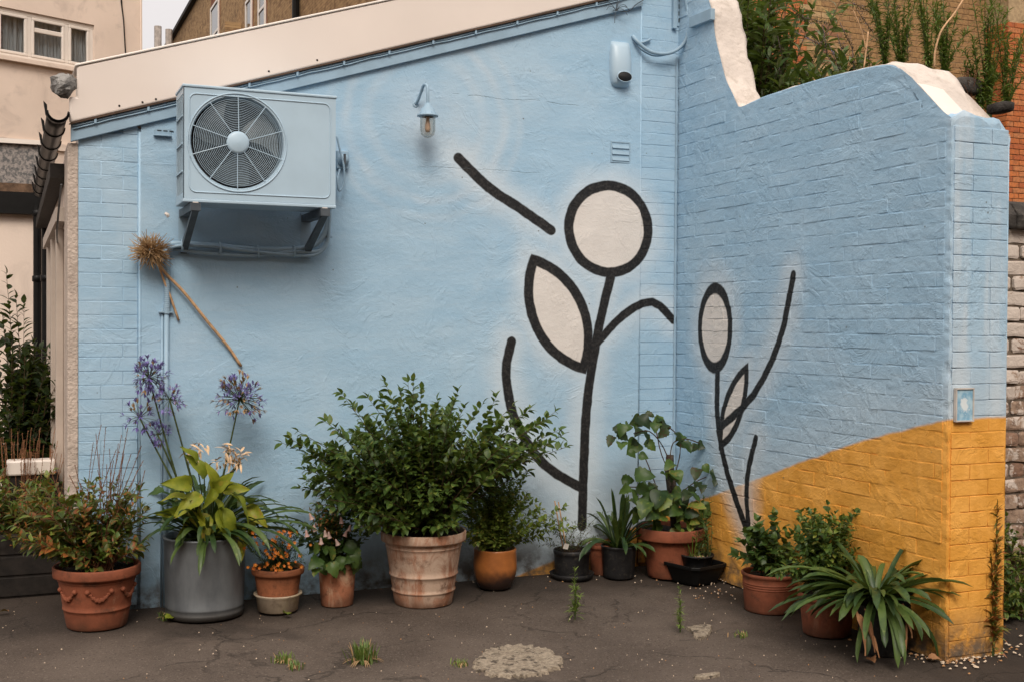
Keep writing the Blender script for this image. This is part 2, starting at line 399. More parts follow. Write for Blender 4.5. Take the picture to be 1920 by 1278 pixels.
def flakey():
    t = NT('flaking_whitewashed_brick'); p = t.pos()
    base = t.mix(t.rnd(), (.26, .15, .10), (.36, .26, .19))
    base = t.mix(t.ss(t.noise(p, 30, 5), .4, .7, 0, .7), base, (.14, .09, .065))
    z = t.sep(p)[2]
    th = t.ss(z, 1.0, 1.6, .46, .62)
    m = t.ss(t.math('SUBTRACT', t.noise(p, 11, 7, .72, .6), th), -.05, .03)
    c = t.mix(m, t.mix(t.noise(p, 15, 4), (.52, .44, .38), (.68, .60, .53)), base)
    return t.fin(c, .88, t.bump(t.noise(p, 45, 5, .7), .9, .008), 0, .2)
M_flaky = flakey()
M_oldmortar = simple('old_dark_mortar', (.13, .10, .075), .95, .4, 18, .8, .01)
def brickwall_tex(name, dims, cols, mort, offs=(0, 0)):
    """brick texture for walls too far away to tell the bricks apart; dims: horizontal axis"""
    t = NT(name); p = t.pos(); s = t.sep(p)
    v = t.comb(t.math('ADD', s[dims], offs[0]), t.math('ADD', s[2], offs[1]), 0)
    b = t.n('ShaderNodeTexBrick'); t.l(v, b.inputs['Vector'])
    b.inputs['Scale'].default_value = 1; b.inputs['Brick Width'].default_value = .225; b.inputs['Row Height'].default_value = .075
    b.inputs['Mortar Size'].default_value = .006; b.inputs['Bias'].default_value = 0
    b.inputs['Color1'].default_value = (*cols[0], 1); b.inputs['Color2'].default_value = (*cols[1], 1); b.inputs['Mortar'].default_value = (*mort, 1)
    c = t.mix(t.ss(t.noise(p, 4, 6, .7), .35, .68, 0, .65), b.outputs[0], cols[2])
    c = t.mix(t.ss(t.noise(p, .7, 4, .6), .45, .7, 0, .3), c, (.09, .06, .04))
    return t.fin(c, .9, t.bump(b.outputs[1], -.5, .01), 0, .15)
M_stockfar = brickwall_tex('distant_stock_brickwork', 1, [(.42, .27, .14), (.20, .115, .06), (.46, .31, .16)], (.10, .07, .045))
M_stockfar_x = brickwall_tex('garden_front_brickwork', 0, [(.33, .21, .10), (.24, .13, .07), (.30, .19, .09)], (.33, .24, .14))

# foliage materials
def leafmat(name, c1, c2, c3=None, f3=.8, trans=.25, rough=.45):
    t = NT(name); p = t.pos(); r = t.rnd()
    n1 = t.noise(p, 27, 2, .6); k = t.math('ADD', t.math('MULTIPLY', r, .45), t.math('MULTIPLY', n1, .75))
    c = t.mix(t.ss(k, .3, .85), c1, c2)
    if c3:
        k3 = t.noise(p, 41, 1, .5); c = t.mix(t.ss(t.math('ADD', t.math('MULTIPLY', k3, .8), t.math('MULTIPLY', r, .2)), f3-.14, f3), c, c3)
    t.fin(c, rough, None, 0, .35)
    tr = t.n('ShaderNodeBsdfTranslucent'); t.put(tr.inputs[0], t.mix(.35, c, (.35, .45, .05)))
    mx = t.n('ShaderNodeMixShader'); mx.inputs[0].default_value = trans
    t.l(t.b.outputs[0], mx.inputs[1]); t.l(tr.outputs[0], mx.inputs[2]); t.l(mx.outputs[0], t.out.inputs[0])
    return t.m
L_bush = leafmat('glossy_shrub_leaf', (.014, .038, .009), (.055, .10, .020), (.13, .17, .03), .72)
L_strap = leafmat('strap_leaf', (.022, .050, .016), (.075, .12, .028), (.15, .18, .05), .80, .15, .42)
L_lime = leafmat('chartreuse_leaf', (.17, .21, .018), (.32, .33, .03), (.36, .26, .04), .72, .3, .5)
L_fine = leafmat('light_green_leaf', (.06, .11, .018), (.16, .22, .035), (.24, .22, .05), .66)
L_rust = leafmat('rusty_autumn_leaf', (.07, .085, .02), (.15, .16, .03), (.28, .09, .025), .58)
L_darkb = leafmat('dark_background_leaf', (.012, .028, .010), (.035, .055, .018), (.05, .03, .015), .7)
L_broad = leafmat('broad_mid_green_leaf', (.035, .075, .018), (.075, .13, .028), (.15, .15, .03), .74)
L_budd = leafmat('grey_green_leaf', (.06, .095, .035), (.12, .17, .07), (.20, .23, .14), .66)
L_weed = leafmat('bright_weed_leaf', (.09, .15, .03), (.17, .24, .05), None)
L_dry = leafmat('dried_straw', (.32, .20, .10), (.50, .33, .17), (.20, .11, .05), .7, .15, .8)
L_deadleaf = leafmat('dead_brown_leaf', (.20, .09, .04), (.34, .17, .08), None, trans=.1, rough=.8)
L_seed = leafmat('rusty_seed_spike', (.15, .06, .03), (.26, .12, .06), None, trans=.1, rough=.8)
L_purple = leafmat('violet_petal', (.16, .12, .40), (.28, .24, .58), (.40, .36, .50), .68, .3)
L_orange = leafmat('orange_petal', (.62, .15, .02), (.75, .26, .03), None, trans=.2)
L_pink = leafmat('pale_pink_petal', (.55, .34, .30), (.66, .48, .42), None, trans=.3)
M_stem = simple('green_stem', (.05, .07, .02), .6, .4, 30)
M_stembr = simple('brown_stem', (.07, .04, .022), .8, .4, 30)
M_straw = simple('straw_stem', (.50, .31, .17), .75, .25, 30)
M_rust = simple('red_brown_stem', (.15, .06, .03), .8, .35, 30)

# ------------------------------------------------------------------ ground
def ground_mat():
    t = NT('asphalt'); p = t.pos(); s = t.sep(p)
    n1 = t.noise(p, 1.3, 6, .6); n2 = t.noise(p, 160, 3, .8); n3 = t.vor(p, 130)
    c = t.mix(t.ss(n1, .32, .68), (.062, .047, .037), (.110, .086, .069))
    c = t.mix(t.ss(n2, .50, .70, 0, .6), c, (.20, .165, .14))
    c = t.mix(t.ss(t.noise(p, 48, 5, .85), .52, .66, 0, .45), c, (.15, .12, .10))
    c = t.mix(t.ss(n3, .20, .06, 0, .7), c, (.22, .185, .155))
    c = t.mix(t.ss(t.vor(p, 38), .22, .12, 0, .6), c, (.20, .165, .135))
    c = t.mix(t.ss(t.vor(t.vm('ADD', p, (3, 1, 0)), 31), .20, .12, 0, .7), c, (.025, .019, .015))
    c = t.mix(t.ss(t.noise(p, 75, 4, .8), .56, .72, 0, .7), c, (.022, .017, .014))
    c = t.mix(t.ss(t.noise(p, .8, 4, .65, .8), .52, .66, 0, .55), c, (.030, .024, .020))
    # darker along the foot of both walls
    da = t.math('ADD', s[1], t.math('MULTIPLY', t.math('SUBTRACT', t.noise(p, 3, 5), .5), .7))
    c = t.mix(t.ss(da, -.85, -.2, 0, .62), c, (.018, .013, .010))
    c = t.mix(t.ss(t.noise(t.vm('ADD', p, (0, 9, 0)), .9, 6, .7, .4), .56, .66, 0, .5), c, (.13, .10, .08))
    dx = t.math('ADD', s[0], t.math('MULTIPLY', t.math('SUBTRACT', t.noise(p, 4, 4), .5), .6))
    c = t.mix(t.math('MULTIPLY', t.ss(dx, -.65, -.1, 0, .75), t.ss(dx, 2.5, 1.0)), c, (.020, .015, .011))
    # cracks
    pd = t.vm('ADD', p, t.vm('SCALE', t.vm('SUBTRACT', t.noise(p, 3.2, 4, .6, 0, 1), (.5, .5, .5)), None, .42))
    cr = t.vor(pd, .95, 'DISTANCE_TO_EDGE')
    crm = t.math('MULTIPLY', t.ss(cr, .014, .002), t.ss(t.noise(p, 1.5, 3), .42, .56))
    cr2 = t.vor(pd, 3.1, 'DISTANCE_TO_EDGE')
    crm2 = t.math('MULTIPLY', t.ss(cr2, .013, .002), t.ss(t.noise(t.vm('ADD', p, (7, 3, 0)), 1.2, 3), .54, .62))
    cm = t.math('MAXIMUM', crm, crm2)
    c = t.mix(t.math('MULTIPLY', cm, .45), c, (.010, .008, .006))
    h = t.math('SUBTRACT', t.math('MULTIPLY', n2, .35), cm)
    h = t.math('ADD', h, t.math('MULTIPLY', t.noise(p, 60, 5, .8), .8)); nb = t.bump(h, .8, .008); nb = t.bump(t.noise(p, 2.5, 5, .6), .35, .03, nb)
    return t.fin(c, .82, nb, 0, .25)
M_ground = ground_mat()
g = MB()
NX, NY = 90, 60
gx = [-6.5+i*(9.5/NX) for i in range(NX+1)]; gy = [-7.5+j*(8.5/NY) for j in range(NY+1)]
xs = [-260, -60, -18]+gx+[14, 60, 260]; ys = [-120, -30]+gy+[20, 80, 300]
vs = []
for y in ys:
    for x in xs:
        inn = -6.5 < x < 3 and -7.5 < y < -.15
        vs.append((x, y, .012*nz((x, y, 0), 1.1, 3)-.004 if inn else 0))
nx = len(xs)
g.add(vs, [(j*nx+i, j*nx+i+1, (j+1)*nx+i+1, (j+1)*nx+i) for j in range(len(ys)-1) for i in range(nx-1)])
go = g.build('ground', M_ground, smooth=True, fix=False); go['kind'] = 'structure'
# pale concrete patches where the asphalt is worn through
def patch(pts, name, label, z=.012):
    me = MB(); c = Vector((0, 0, 0)); P = [PG(*q) for q in pts]
    P = [Vector((v.x, v.y, 0)) for v in crv(P+[P[0]], 9)[:-1]]
    for v in P: c += v
    c /= len(P); R = random.Random(len(label))
    P = [c+(v-c)*(1+R.uniform(-.13, .06)) for v in P]
    n = len(P); vs = [(0, 0, z)]+[tuple((v-c)*.93+Vector((0, 0, z-.002))) for v in P]+[tuple((v-c)+Vector((0, 0, -.02))) for v in P]
    fs = [(0, 1+i, 1+(i+1) % n) for i in range(n)]+[(1+i, n+1+i, n+1+(i+1) % n, 1+(i+1) % n) for i in range(n)]
    me.add(vs, fs); o = me.build(name, M_patch, loc=c); o['kind'] = 'structure'; o['label'] = label; return o
tp = NT('worn_concrete'); pp = tp.pos()
cc = tp.mix(tp.ss(tp.noise(pp, 55, 5, .8), .35, .68), (.18, .145, .105), (.38, .32, .245))
cc = tp.mix(tp.ss(tp.noise(pp, 17, 6, .75), .52, .60, 0, .9), cc, (.05, .038, .03))
M_patch = tp.fin(cc, .9, tp.bump(tp.noise(pp, 80, 4, .8), .9, .006))
patch([(880, 1240), (905, 1218), (960, 1208), (1010, 1212), (1040, 1222), (1062, 1246), (1030, 1262), (985, 1272), (925, 1270), (890, 1258)], 'concrete_patch', 'large pale worn concrete patch in the asphalt')
patch([(1284, 1176), (1330, 1172), (1334, 1183), (1322, 1196), (1304, 1196), (1296, 1184)], 'concrete_patch', 'small pale concrete patch beside the weed', .012)
patch([(1298, 1268), (1345, 1262), (1348, 1267), (1310, 1273)], 'concrete_patch', 'thin pale sliver of concrete at the front', .012)

# ------------------------------------------------------------------ brick pieces
def brick_mesh(name, l, h, d, mat, seed, r=.006, rough=.0025):
    """front face looks along -Y; flat face with a narrow uneven arris all round"""
    R = random.Random(seed); e = min(r, l*.2, h*.2)
    xs_ = [-l/2, -l/2+e, -l/6, l/6, l/2-e, l/2]; zs_ = [-h/2, -h/2+e, h/2-e, h/2]; vs = []; fs = []
    tx, tz = R.uniform(-rough, rough)*.4, R.uniform(-rough, rough)*.4
    for j, z in enumerate(zs_):
        for i, x in enumerate(xs_):
            edge = (i in (0, 5)) or (j in (0, 3))
            cor = (i in (0, 5)) and (j in (0, 3))
            xx = x+(R.uniform(-rough, rough)*.5 if not edge else 0); zz = z+R.uniform(-rough, rough)*(.5 if j in (0, 3) else .25)
            if cor: xx *= 1-e*.5/(l/2); zz *= 1-e*.5/(h/2)
            y = -d+(e*.3 if edge else 0)+tx*x/l+tz*z/h+R.uniform(-rough, rough)*.3
            vs.append((xx, y, zz))
    W_ = 6
    for j in range(3):
        for i in range(5): fs.append((j*W_+i, j*W_+i+1, (j+1)*W_+i+1, (j+1)*W_+i))
    ring = list(range(6))+[11, 17, 23]+[22, 21, 20, 19, 18]+[12, 6]
    b0 = len(vs)
    for q in ring: v = vs[q]; vs.append((v[0], 0.004, v[2]))
    n = len(ring)
    for k in range(n): fs.append((ring[(k+1) % n], ring[k], b0+k, b0+(k+1) % n))
    m = MB(); m.add(vs, fs); return m.mesh(name, mat, False)
_bc = {}
def bmesh_of(l, h, d, mat, k, r=.006, rough=.0025):
    key = (round(l, 3), round(h, 3), round(d, 3), mat.name, k, r)
    if key not in _bc: _bc[key] = brick_mesh('brick', l, h, d, mat, k*7+int(l*1000), r, rough)
    return _bc[key]
def lay_bricks(parent, rot, origin, L, z0, z1, mat, course=.075, BL=.225, gap=.008, vgap=None, proud=(.006, .012), keep=None, seed=0, limit=None, name='brick', matf=None, r=.006, rough=.0025, bond='stretcher', tilt=.004):
    """bricks on a face; rot: rotation about Z turning the -Y face outward; position u along the face from origin"""
    R = random.Random(seed); out = []; n = int(round((z1-z0)/course))
    Mz = Matrix.Rotation(rot, 4, 'Z')
    for j in range(n):
        z = z0+course*(j+.5); u = 0.0 if j % 2 == 0 else -BL/2
        if bond == 'mixed' and j % 4 == 1: u = -BL/4
        while u < L-.01:
            ln = BL if not (bond == 'mixed' and j % 4 in (1,)) else BL/2
            a, b = max(u, 0), min(u+ln, L)
            u += ln
            if b-a < .03: continue
            c = (a+b)/2
            if keep and not keep(c, z): continue
            l = round((b-a)/.0125)*.0125-(gap if vgap is None else vgap)
            if l < .02: continue
            m = matf(c, z, R) if matf else mat
            me = bmesh_of(l, course-gap, .022, m, R.randrange(5), r, rough)
            pr = R.uniform(*proud)
            Mx = Matrix.Translation(Vector(origin)+Mz @ Vector((c, .022-pr, z)))@Mz@Euler((R.uniform(-tilt, tilt)*3, R.uniform(-tilt, tilt)*1.5, R.uniform(-tilt, tilt))).to_matrix().to_4x4()
            out.append((me, Mx))
    lim = limit if limit is not None else 295
    if len(out) > lim:
        out.sort(key=lambda q: (q[1].translation-CAM).length)
        rest = out[lim:]; out = out[:lim]
        mb = MB()
        for me, Mx in rest: mb.add([v.co for v in me.vertices], [tuple(p.vertices) for p in me.polygons], Mx)
        mb.build('brickwork', rest[0][0].materials[0], parent, False, kind='stuff', fix=False)
    for me, Mx in out: link(name, me, parent, M=Mx)

def relief_sheet(mb, f, nu, nv):
    vs = [f(i/nu, j/nv) for j in range(nv+1) for i in range(nu+1)]; W_ = nu+1
    mb.add(vs, [(j*W_+i, j*W_+i+1, (j+1)*W_+i+1, (j+1)*W_+i) for j in range(nv) for i in range(nu)])

# ------------------------------------------------------------------ the long blue wall
XL = PA(147, 600).x
def ztop(x): return PA(145, 262).z+(x-XL)*(PA(1200, 11).z-PA(145, 262).z)/(PA(1200, 11).x-XL)
wA = thing('painted_wall', 'long pale blue rendered wall with floral wall painting under a sloping cream parapet', 'wall', (XL, 0, 0))
def loc(v, o): return tuple(Vector(v)-Vector(o.location))
LA = -XL
m = MB()
m.prism([(0, 0), (LA, 0), (LA, ztop(0)+.5), (LA-.28, ztop(-.28)+.5), (0, ztop(XL)+.25)], .012, .30, 1)
o = m.build('wall_core', M_white, wA)
pL, pR = .318, .285     # widths of the two brick piers
def fA(u, v):
    x = pL+u*(LA-pL-pR); zt = ztop(XL+x)+.01; z = v*zt
    return (x, -.010+.006*nz((x, 0, z), 1.4, 2)+.003*nz((x, 3, z), 6, 9), z)
m = MB(); relief_sheet(m, fA, 110, 90)
m.box((0, -.002, 0), (pL+.002, .014, ztop(XL)+.08)); m.box((LA-pR-.002, -.002, 0), (LA, .014, 3.95))
m.box((pL-.012, -.010, 0), (pL+.002, .002, ztop(XL)+.06)); m.box((LA-pR-.001, -.010, 0), (LA-pR+.010, .002, 3.7))
m.build('render_coat', matA, wA, True, fix=False)
lay_bricks(wA, 0, (0, 0, 0), pL-.014, 0.02, 2.62, matA, seed=1, keep=lambda c, z: z < ztop(XL+c)+.03, proud=(.0035, .0050), gap=.0035, vgap=.0015, r=.0025, rough=.0015, tilt=.0015)
lay_bricks(wA, 0, (LA-pR+.012, 0, 0), pR-.016, 0.02, 3.95, matA, seed=2, proud=(.0035, .0048), gap=.003, vgap=.0015, r=.0025, rough=.0015, tilt=.001)
# left return in white render
m = MB(); m.box((-.055, -.004, 0), (-.001, .40, ztop(XL)-.02)); bevel(m.build('white_edge', simple('rough_white_edge', (.50, .42, .36), .85, .12, 12, .8, .012, dirt=(.40, .32, .27)), wA), .006)
# blue fascia board and white parapet, sloping
def band(mb, lo, hi, y0, y1, x0, x1):
    pts = [(x0, lo(x0)), (x1, lo(x1)), (x1, hi(x1)), (x0, hi(x0))]
    mb.prism([(x-XL, z) for x, z in pts], y0, y1, 1)
def lin(p, q): return lambda x: p[1]+(x-p[0])*(q[1]-p[1])/(q[0]-p[0])
def pz(px, py, o): v = PA(px, py, o); return (v.x, v.z)
fl = lin(pz(140, 264, -.035), pz(1080, 41, -.035)); fh = lin(pz(130, 233, -.035), pz(1080, 12, -.035))
m = MB(); band(m, fl, fh, -.035, -.002, PA(133, 250, -.035).x, -pR+.0)
bevel(m.build('fascia_board', M_bluetrim, wA), .003)
wl_ = lin(pz(130, 231, -.06), pz(1080, 10.5, -.06)); wh_ = lin(pz(145, 124, -.06), pz(735, 0, -.06))
m = MB()
x0 = PA(130, 180, -.06).x; x1 = PA(144, 180, -.06).x; xe = 0.0
zl = PA(130, 181, -.06).z
m.prism([(x-XL, z) for x, z in [(x0, wl_(x0)), (xe, wl_(xe)), (xe, wh_(xe)), (x1, wh_(x1)), (x1, zl), (x0, zl)]], -.06, -.037, 1)
m.prism([(x-XL, z) for x, z in [(x1+.01, wl_(x1)+.06), (xe, wl_(xe)+.06), (xe, wh_(xe)-.01), (x1+.01, wh_(x1)-.01)]], -.037, .25, 1)
bevel(m.build('parapet', M_parapet, wA), .012, 3)
m = MB(); band(m, lambda x: wh_(x)+.0005, lambda x: wh_(x)+.012, -.068, .26, x1-.01, xe)
bevel(m.build('coping_strip', simple('bright_capping', (.84, .78, .72), .4, .02), wA), .004)
m = MB(); band(m, lambda x: wl_(x)-.007, lambda x: wl_(x)-.001, -.058, -.036, x0, -pR)
m.build('edge_strip', simple('brown_edge_trim', (.10, .06, .04), .7), wA)  # thin dark brown strip along the lower edge of the parapet
for xx, dz in ((x0+.25, .03), (PA(265, 194).x, .02), (PA(290, 193).x, .02), (PA(500, 140).x, .03), (PA(590, 122).x, .03)):
    mb = MB(); mb.lathe([(0, .004), (.004, .003), (.006, 0)], 8, Matrix.Translation((xx-XL, -.061, wl_(xx)+dz))@Matrix.Rotation(pi/2, 4, 'X')); mb.build('nail_head', M_wood, wA)
# telephone cable clipped to the fascia
R = random.Random(3); m = MB()
for off, r_ in ((.012, .0045), (.025, .004)):
    pts = []
    x = x0+.02
    while x < -pR:
        pts.append((x-XL, -.042, fh(x)-off-.004*abs(sin(x*9))-R.uniform(0, .003))); x += .06
    m.tube(pts, r_, 6)
m.build('clipped_cable', M_bluetrim, wA, True)
clip = MB(); clip.box((-.006, -.012, -.022), (.006, .006, .004)); cm_ = clip.mesh('cable_clip', M_bluetrim)
x = x0+.13
while x < -pR: link('cable_clip', cm_, wA, (x-XL, -.042, fh(x)-.008)); x += .27
# foot of the pier: tar line
# ------------------------------------------------------------------ the side wall that comes towards the camera
prof_px = [(1292, -60), (1318, -25), (1336, 22), (1342, 70), (1352, 112), (1362, 150), (1376, 180), (1386, 201), (1410, 192), (1435, 181), (1478, 167), (1520, 154), (1560, 143), (1600, 134), (1635, 126), (1668, 122), (1690, 128), (1710, 144), (1730, 166), (1752, 190), (1768, 207), (1783, 219)]
prof = [(PB(*q).y, PB(*q).z) for q in prof_px]
prof = [(.0, prof[0][1]+.25)]+prof
YE = -2.445; prof[-1] = (YE, prof[-1][1])
TB = .355
def TBy(y):
    k = max(0, min(1, (-y-1.0)/1.3)); return .205+(TB-.205)*k*k*(3-2*k)
wB = thing('side_wall', 'blue and ochre painted brick side wall with a curved white top and a square end', 'wall', (0, YE, 0))
def zB(y):
    for (a, b) in zip(prof[:-1], prof[1:]):
        if b[0] <= y <= a[0]: return b[1]+(a[1]-b[1])*(y-b[0])/(a[0]-b[0]+1e-9)
    return prof[-1][1] if y < YE else prof[0][1]
oline = sorted(ol_B)
def zor(y):
    for a, b in zip(oline[:-1], oline[1:]):
        if a[0] <= y <= b[0]: return a[1]+(b[1]-a[1])*(y-a[0])/(b[0]-a[0])
    return oline[0][1]
m = MB()
m.prism([(max(y-YE, .05), z-.04) for y, z in prof]+[(.05, 0), (-YE, 0)], .05, TBy(0)-.02, 0)
m.box((.05, .05, 0), (TB-.02, .5, 2.5))
m.build('wall_core', M_white, wB)
def chip_(z): return max(0, nz((0, 0, z), 13, 3))*.022+max(0, nz((0, 0, z), 41, 8))*.012+.002
def fB(u, v):
    y = u*YE; zt = zB(y)-.004; z = v*zt; k = .30 if z < zor(y) else .2
    lump = .011*k*nz((0, y, z*1.7), 5, 4)+.012*k*nz((2, y, z*1.8), 12, 1)+.008*k*nz((1, y, z*1.4), 26, 7)
    edge = min(1, (y-YE)/.04+.15)
    ch = chip_(z)*max(0, 1-(y-YE)/.03)
    return (-.002-lump*edge+ch, y-YE, z)
m = MB(); relief_sheet(m, fB, 220, 210)
# end face, gently uneven
def endz(x): return prof[-1][1]-.01+.035*sin(pi*min(1, x/.30))*.6-(0.06*max(0, (x-.27)/.08)**2)
def fE(u, v):
    x = u*TB; z = v*endz(x)
    lump = .006*nz((x*2, 0, z*2), 5, 3)+.003*nz((x, 0, z), 22, 3)
    e = min(1, u/.06, (1-u)/.06+.3)
    ch = chip_(z)*max(0, 1-x/.03)
    return (x+ch*.3, -lump*e+ch*.8, z)
relief_sheet(m, fE, 26, 160)
for u0_, in ((0,),):
    vs = []; 
m.box((TB-.004, .0, 0), (TB+.002, .45, 2.45))
m.build('render_coat', matB, wB, True, fix=False)
lay_bricks(wB, -pi/2, (0, -YE, 0), -YE-.028, .02, 4.0, matB, seed=5, keep=lambda c, z: (z < min(zB(-c-.11), zB(-c), zB(min(0, -c+.11)))-.042), proud=(.0020, .0048), gap=.0050, vgap=.0015, r=.004, rough=.004, tilt=.004, limit=298)
lay_bricks(wB, 0, (0.020, .0, 0), TB-.026, .02, 2.55, matB, seed=6, proud=(.0038, .0050), gap=.0035, vgap=.001, r=.003, rough=.0015, tilt=.001, keep=lambda c, z: z < endz(c)-.02)
# lumpy white coping, blue on its last few centimetres over the end
m = MB(); PR = [Vector((0, y, z)) for y, z in prof]; PP = crv(PR, 4); W_ = 11; vs = []; fs = []; mi = []
def cz(x, y, z, e):
    k = max(0, min(1, (-y-2.05)/.39)); k = k*k*(3-2*k); zz = z*(1-k)+k*(endz(x))
    return zz+(.010+.026*nz((x*2, y, z), 5, 2)+.012*nz((x, y, z), 17, 2))*e
for i, p in enumerate(PP):
    T_ = TBy(p.y)
    T_ += (.035*nz((0, p.y, p.z), 6, 3)+.02*nz((0, p.y, p.z), 19, 3)) if p.y > -2.1 else 0
    for k in range(W_):
        u = k/(W_-1); x = -.002+(T_+.006)*u; e = min(1, u*5, (1-u)*5)
        vs.append((x, p.y-YE-(.004 if p.y < -2.44 else 0), cz(x, p.y, p.z, e)+(.001 if e < .1 else 0)))
for i in range(len(PP)-1):
    for k in range(W_-1): fs.append((i*W_+k, i*W_+k+1, (i+1)*W_+k+1, (i+1)*W_+k)); mi.append(1 if PP[i+1].y < -2.37 else 0)
n0 = len(vs)
for i, p in enumerate(PP): vs.append((.003, p.y-YE, p.z-.03)); vs.append((TBy(p.y)+.004, p.y-YE, p.z-.06))
for i in range(len(PP)-1):
    fs.append((i*W_, (i+1)*W_, n0+2*(i+1), n0+2*i)); fs.append((i*W_+W_-1, n0+2*i+1, n0+2*i+3, (i+1)*W_+W_-1)); mi += [1, 0]
i = len(PP)-1; n1 = len(vs)
for k in range(W_): v = vs[i*W_+k]; vs.append((v[0], .004, v[2]-.05))
for k in range(W_-1): fs.append((i*W_+k, i*W_+k+1, n1+k+1, n1+k)); mi.append(1)
M_cop = simple('weathered_white_coping', (.60, .54, .49), .8, .08, 6, .8, .01, dirt=(.46, .41, .36), bsc=30)
m.add(vs, fs); m.mi = mi; m.build('coping', [M_cop, matB], wB, True, fix=False)
# short blue board at the top of the side wall near the corner
m = MB(); a = PB(1293, 53, -.03); b = PB(1334, 37, -.03); m.prism([(a.y-YE, a.z), (b.y-YE, b.z), (b.y-YE+.0, b.z+.07), (a.y-YE, a.z+.07)], -.035, -.004, 0)
bevel(m.build('board', M_bluetrim, wB), .003)

# small framed tile on the end of the side wall
tp0 = PA(1792, 727, YE-.02); tp1 = PA(1825, 789, YE-.02)
tl = thing('wall_tile', 'small framed pale blue picture tile on the end of the side wall', 'tile', ((tp0.x+tp1.x)/2, YE-.008, (tp0.z+tp1.z)/2))
w2, h2 = (tp1.x-tp0.x)/2, (tp0.z-tp1.z)/2
m = MB(); m.box((-w2+.006, -.012, -h2+.006), (w2-.006, 0, h2-.006))
t = NT('tile_print'); q = t.obj(); s = t.sep(q)
c = t.mix(t.ss(t.noise(q, 30, 3), .35, .65), (.20, .40, .56), (.42, .60, .70))
e1 = ell_sdf(t, q, (0, 0, .0), .020, .034, .3, 0); e1 = t.math('ADD', e1, t.math('MULTIPLY', t.math('SUBTRACT', t.noise(q, 60, 4), .5), .05))
c = t.mix(t.ss(e1, .004, -.004, 0, .9), c, (.72, .78, .80))
m.build('tile_face', t.fin(c, .3), tl)
m = MB()
for a_, b_ in (((-w2, -.018, h2-.006), (w2, 0, h2)), ((-w2, -.018, -h2), (w2, 0, -h2+.006)), ((-w2, -.017, -h2+.006), (-w2+.006, 0, h2-.006)), ((w2-.006, -.017, -h2+.006), (w2, 0, h2-.006))): m.box(a_, b_)
m.build('frame', simple('tile_frame', (.50, .46, .42), .6), tl)

# ------------------------------------------------------------------ things fixed to the long wall
# air conditioner
AY = -.45
a0 = PA(344, 163, AY); a1 = PA(629, 383, AY); a2_ = PA(344, 372, AY)
W3 = a1.x-a0.x; H3 = a0.z-a2_.z; D3 = .285
ac = thing('air_conditioner', 'pale blue air conditioning unit with round fan grille high on the blue wall', 'air conditioner', (a0.x, AY, a2_.z))
fc = PA(446, 268, AY); fr = .243; fx, fz = fc.x-a0.x, fc.z-a2_.z
m = MB(); 
# front panel with a round hole
N = 64; rim = [(fx+fr*cos(2*pi*k/N), fz+fr*sin(2*pi*k/N)) for k in range(N)]
def sq(t_):
    c_, s_ = cos(t_), sin(t_); L_ = []
    if c_ > 1e-6: L_.append((W3-fx)/c_)
    if c_ < -1e-6: L_.append(-fx/c_)
    if s_ > 1e-6: L_.append((H3-fz)/s_)
    if s_ < -1e-6: L_.append(-fz/s_)
    k = min(L_); return (fx+k*c_, fz+k*s_)
angs = sorted([2*pi*k/N for k in range(N)]+[atan2(b_-fz, a_-fx) % (2*pi) for a_, b_ in ((0, 0), (W3, 0), (W3, H3), (0, H3))])
vs = []; fs = []
for t_ in angs:
    o_ = sq(t_); vs += [(o_[0], 0, o_[1]), (fx+fr*cos(t_), 0, fz+fr*sin(t_)), (fx+(fr-.006)*cos(t_), .012, fz+(fr-.006)*sin(t_)), (fx+(fr-.006)*cos(t_), .10, fz+(fr-.006)*sin(t_))]
n = len(angs)
for i in range(n):
    j = (i+1) % n
    for q in range(3): fs.append((4*i+q, 4*j+q, 4*j+q+1, 4*i+q+1))
m.add(vs, fs)
m.add([(0, 0, 0), (W3, 0, 0), (W3, D3, 0), (0, D3, 0), (0, 0, H3), (W3, 0, H3), (W3, D3, H3), (0, D3, H3)], [(4, 5, 6, 7), (0, 3, 2, 1), (1, 2, 6, 5), (2, 3, 7, 6)])
# left side frame around the side grille
m.box((0, 0.0, 0), (.004, .02, H3)); m.box((0, D3-.02, 0), (.004, D3, H3)); m.box((0, .02, 0), (.004, D3-.02, .03)); m.box((0, .02, H3-.03), (.004, D3-.02, H3))
o = m.build('casing', M_acblue, ac, fix=False); 
m = MB(); m.box((-.006, -.006, H3+.001), (W3+.006, D3, H3+.016)); bevel(m.build('lid', M_acblue, ac), .005, 3)
m = MB(); m.box((-.003, -.004, -.018), (W3+.003, D3, -.001)); bevel(m.build('base_tray', M_acblue, ac), .004)
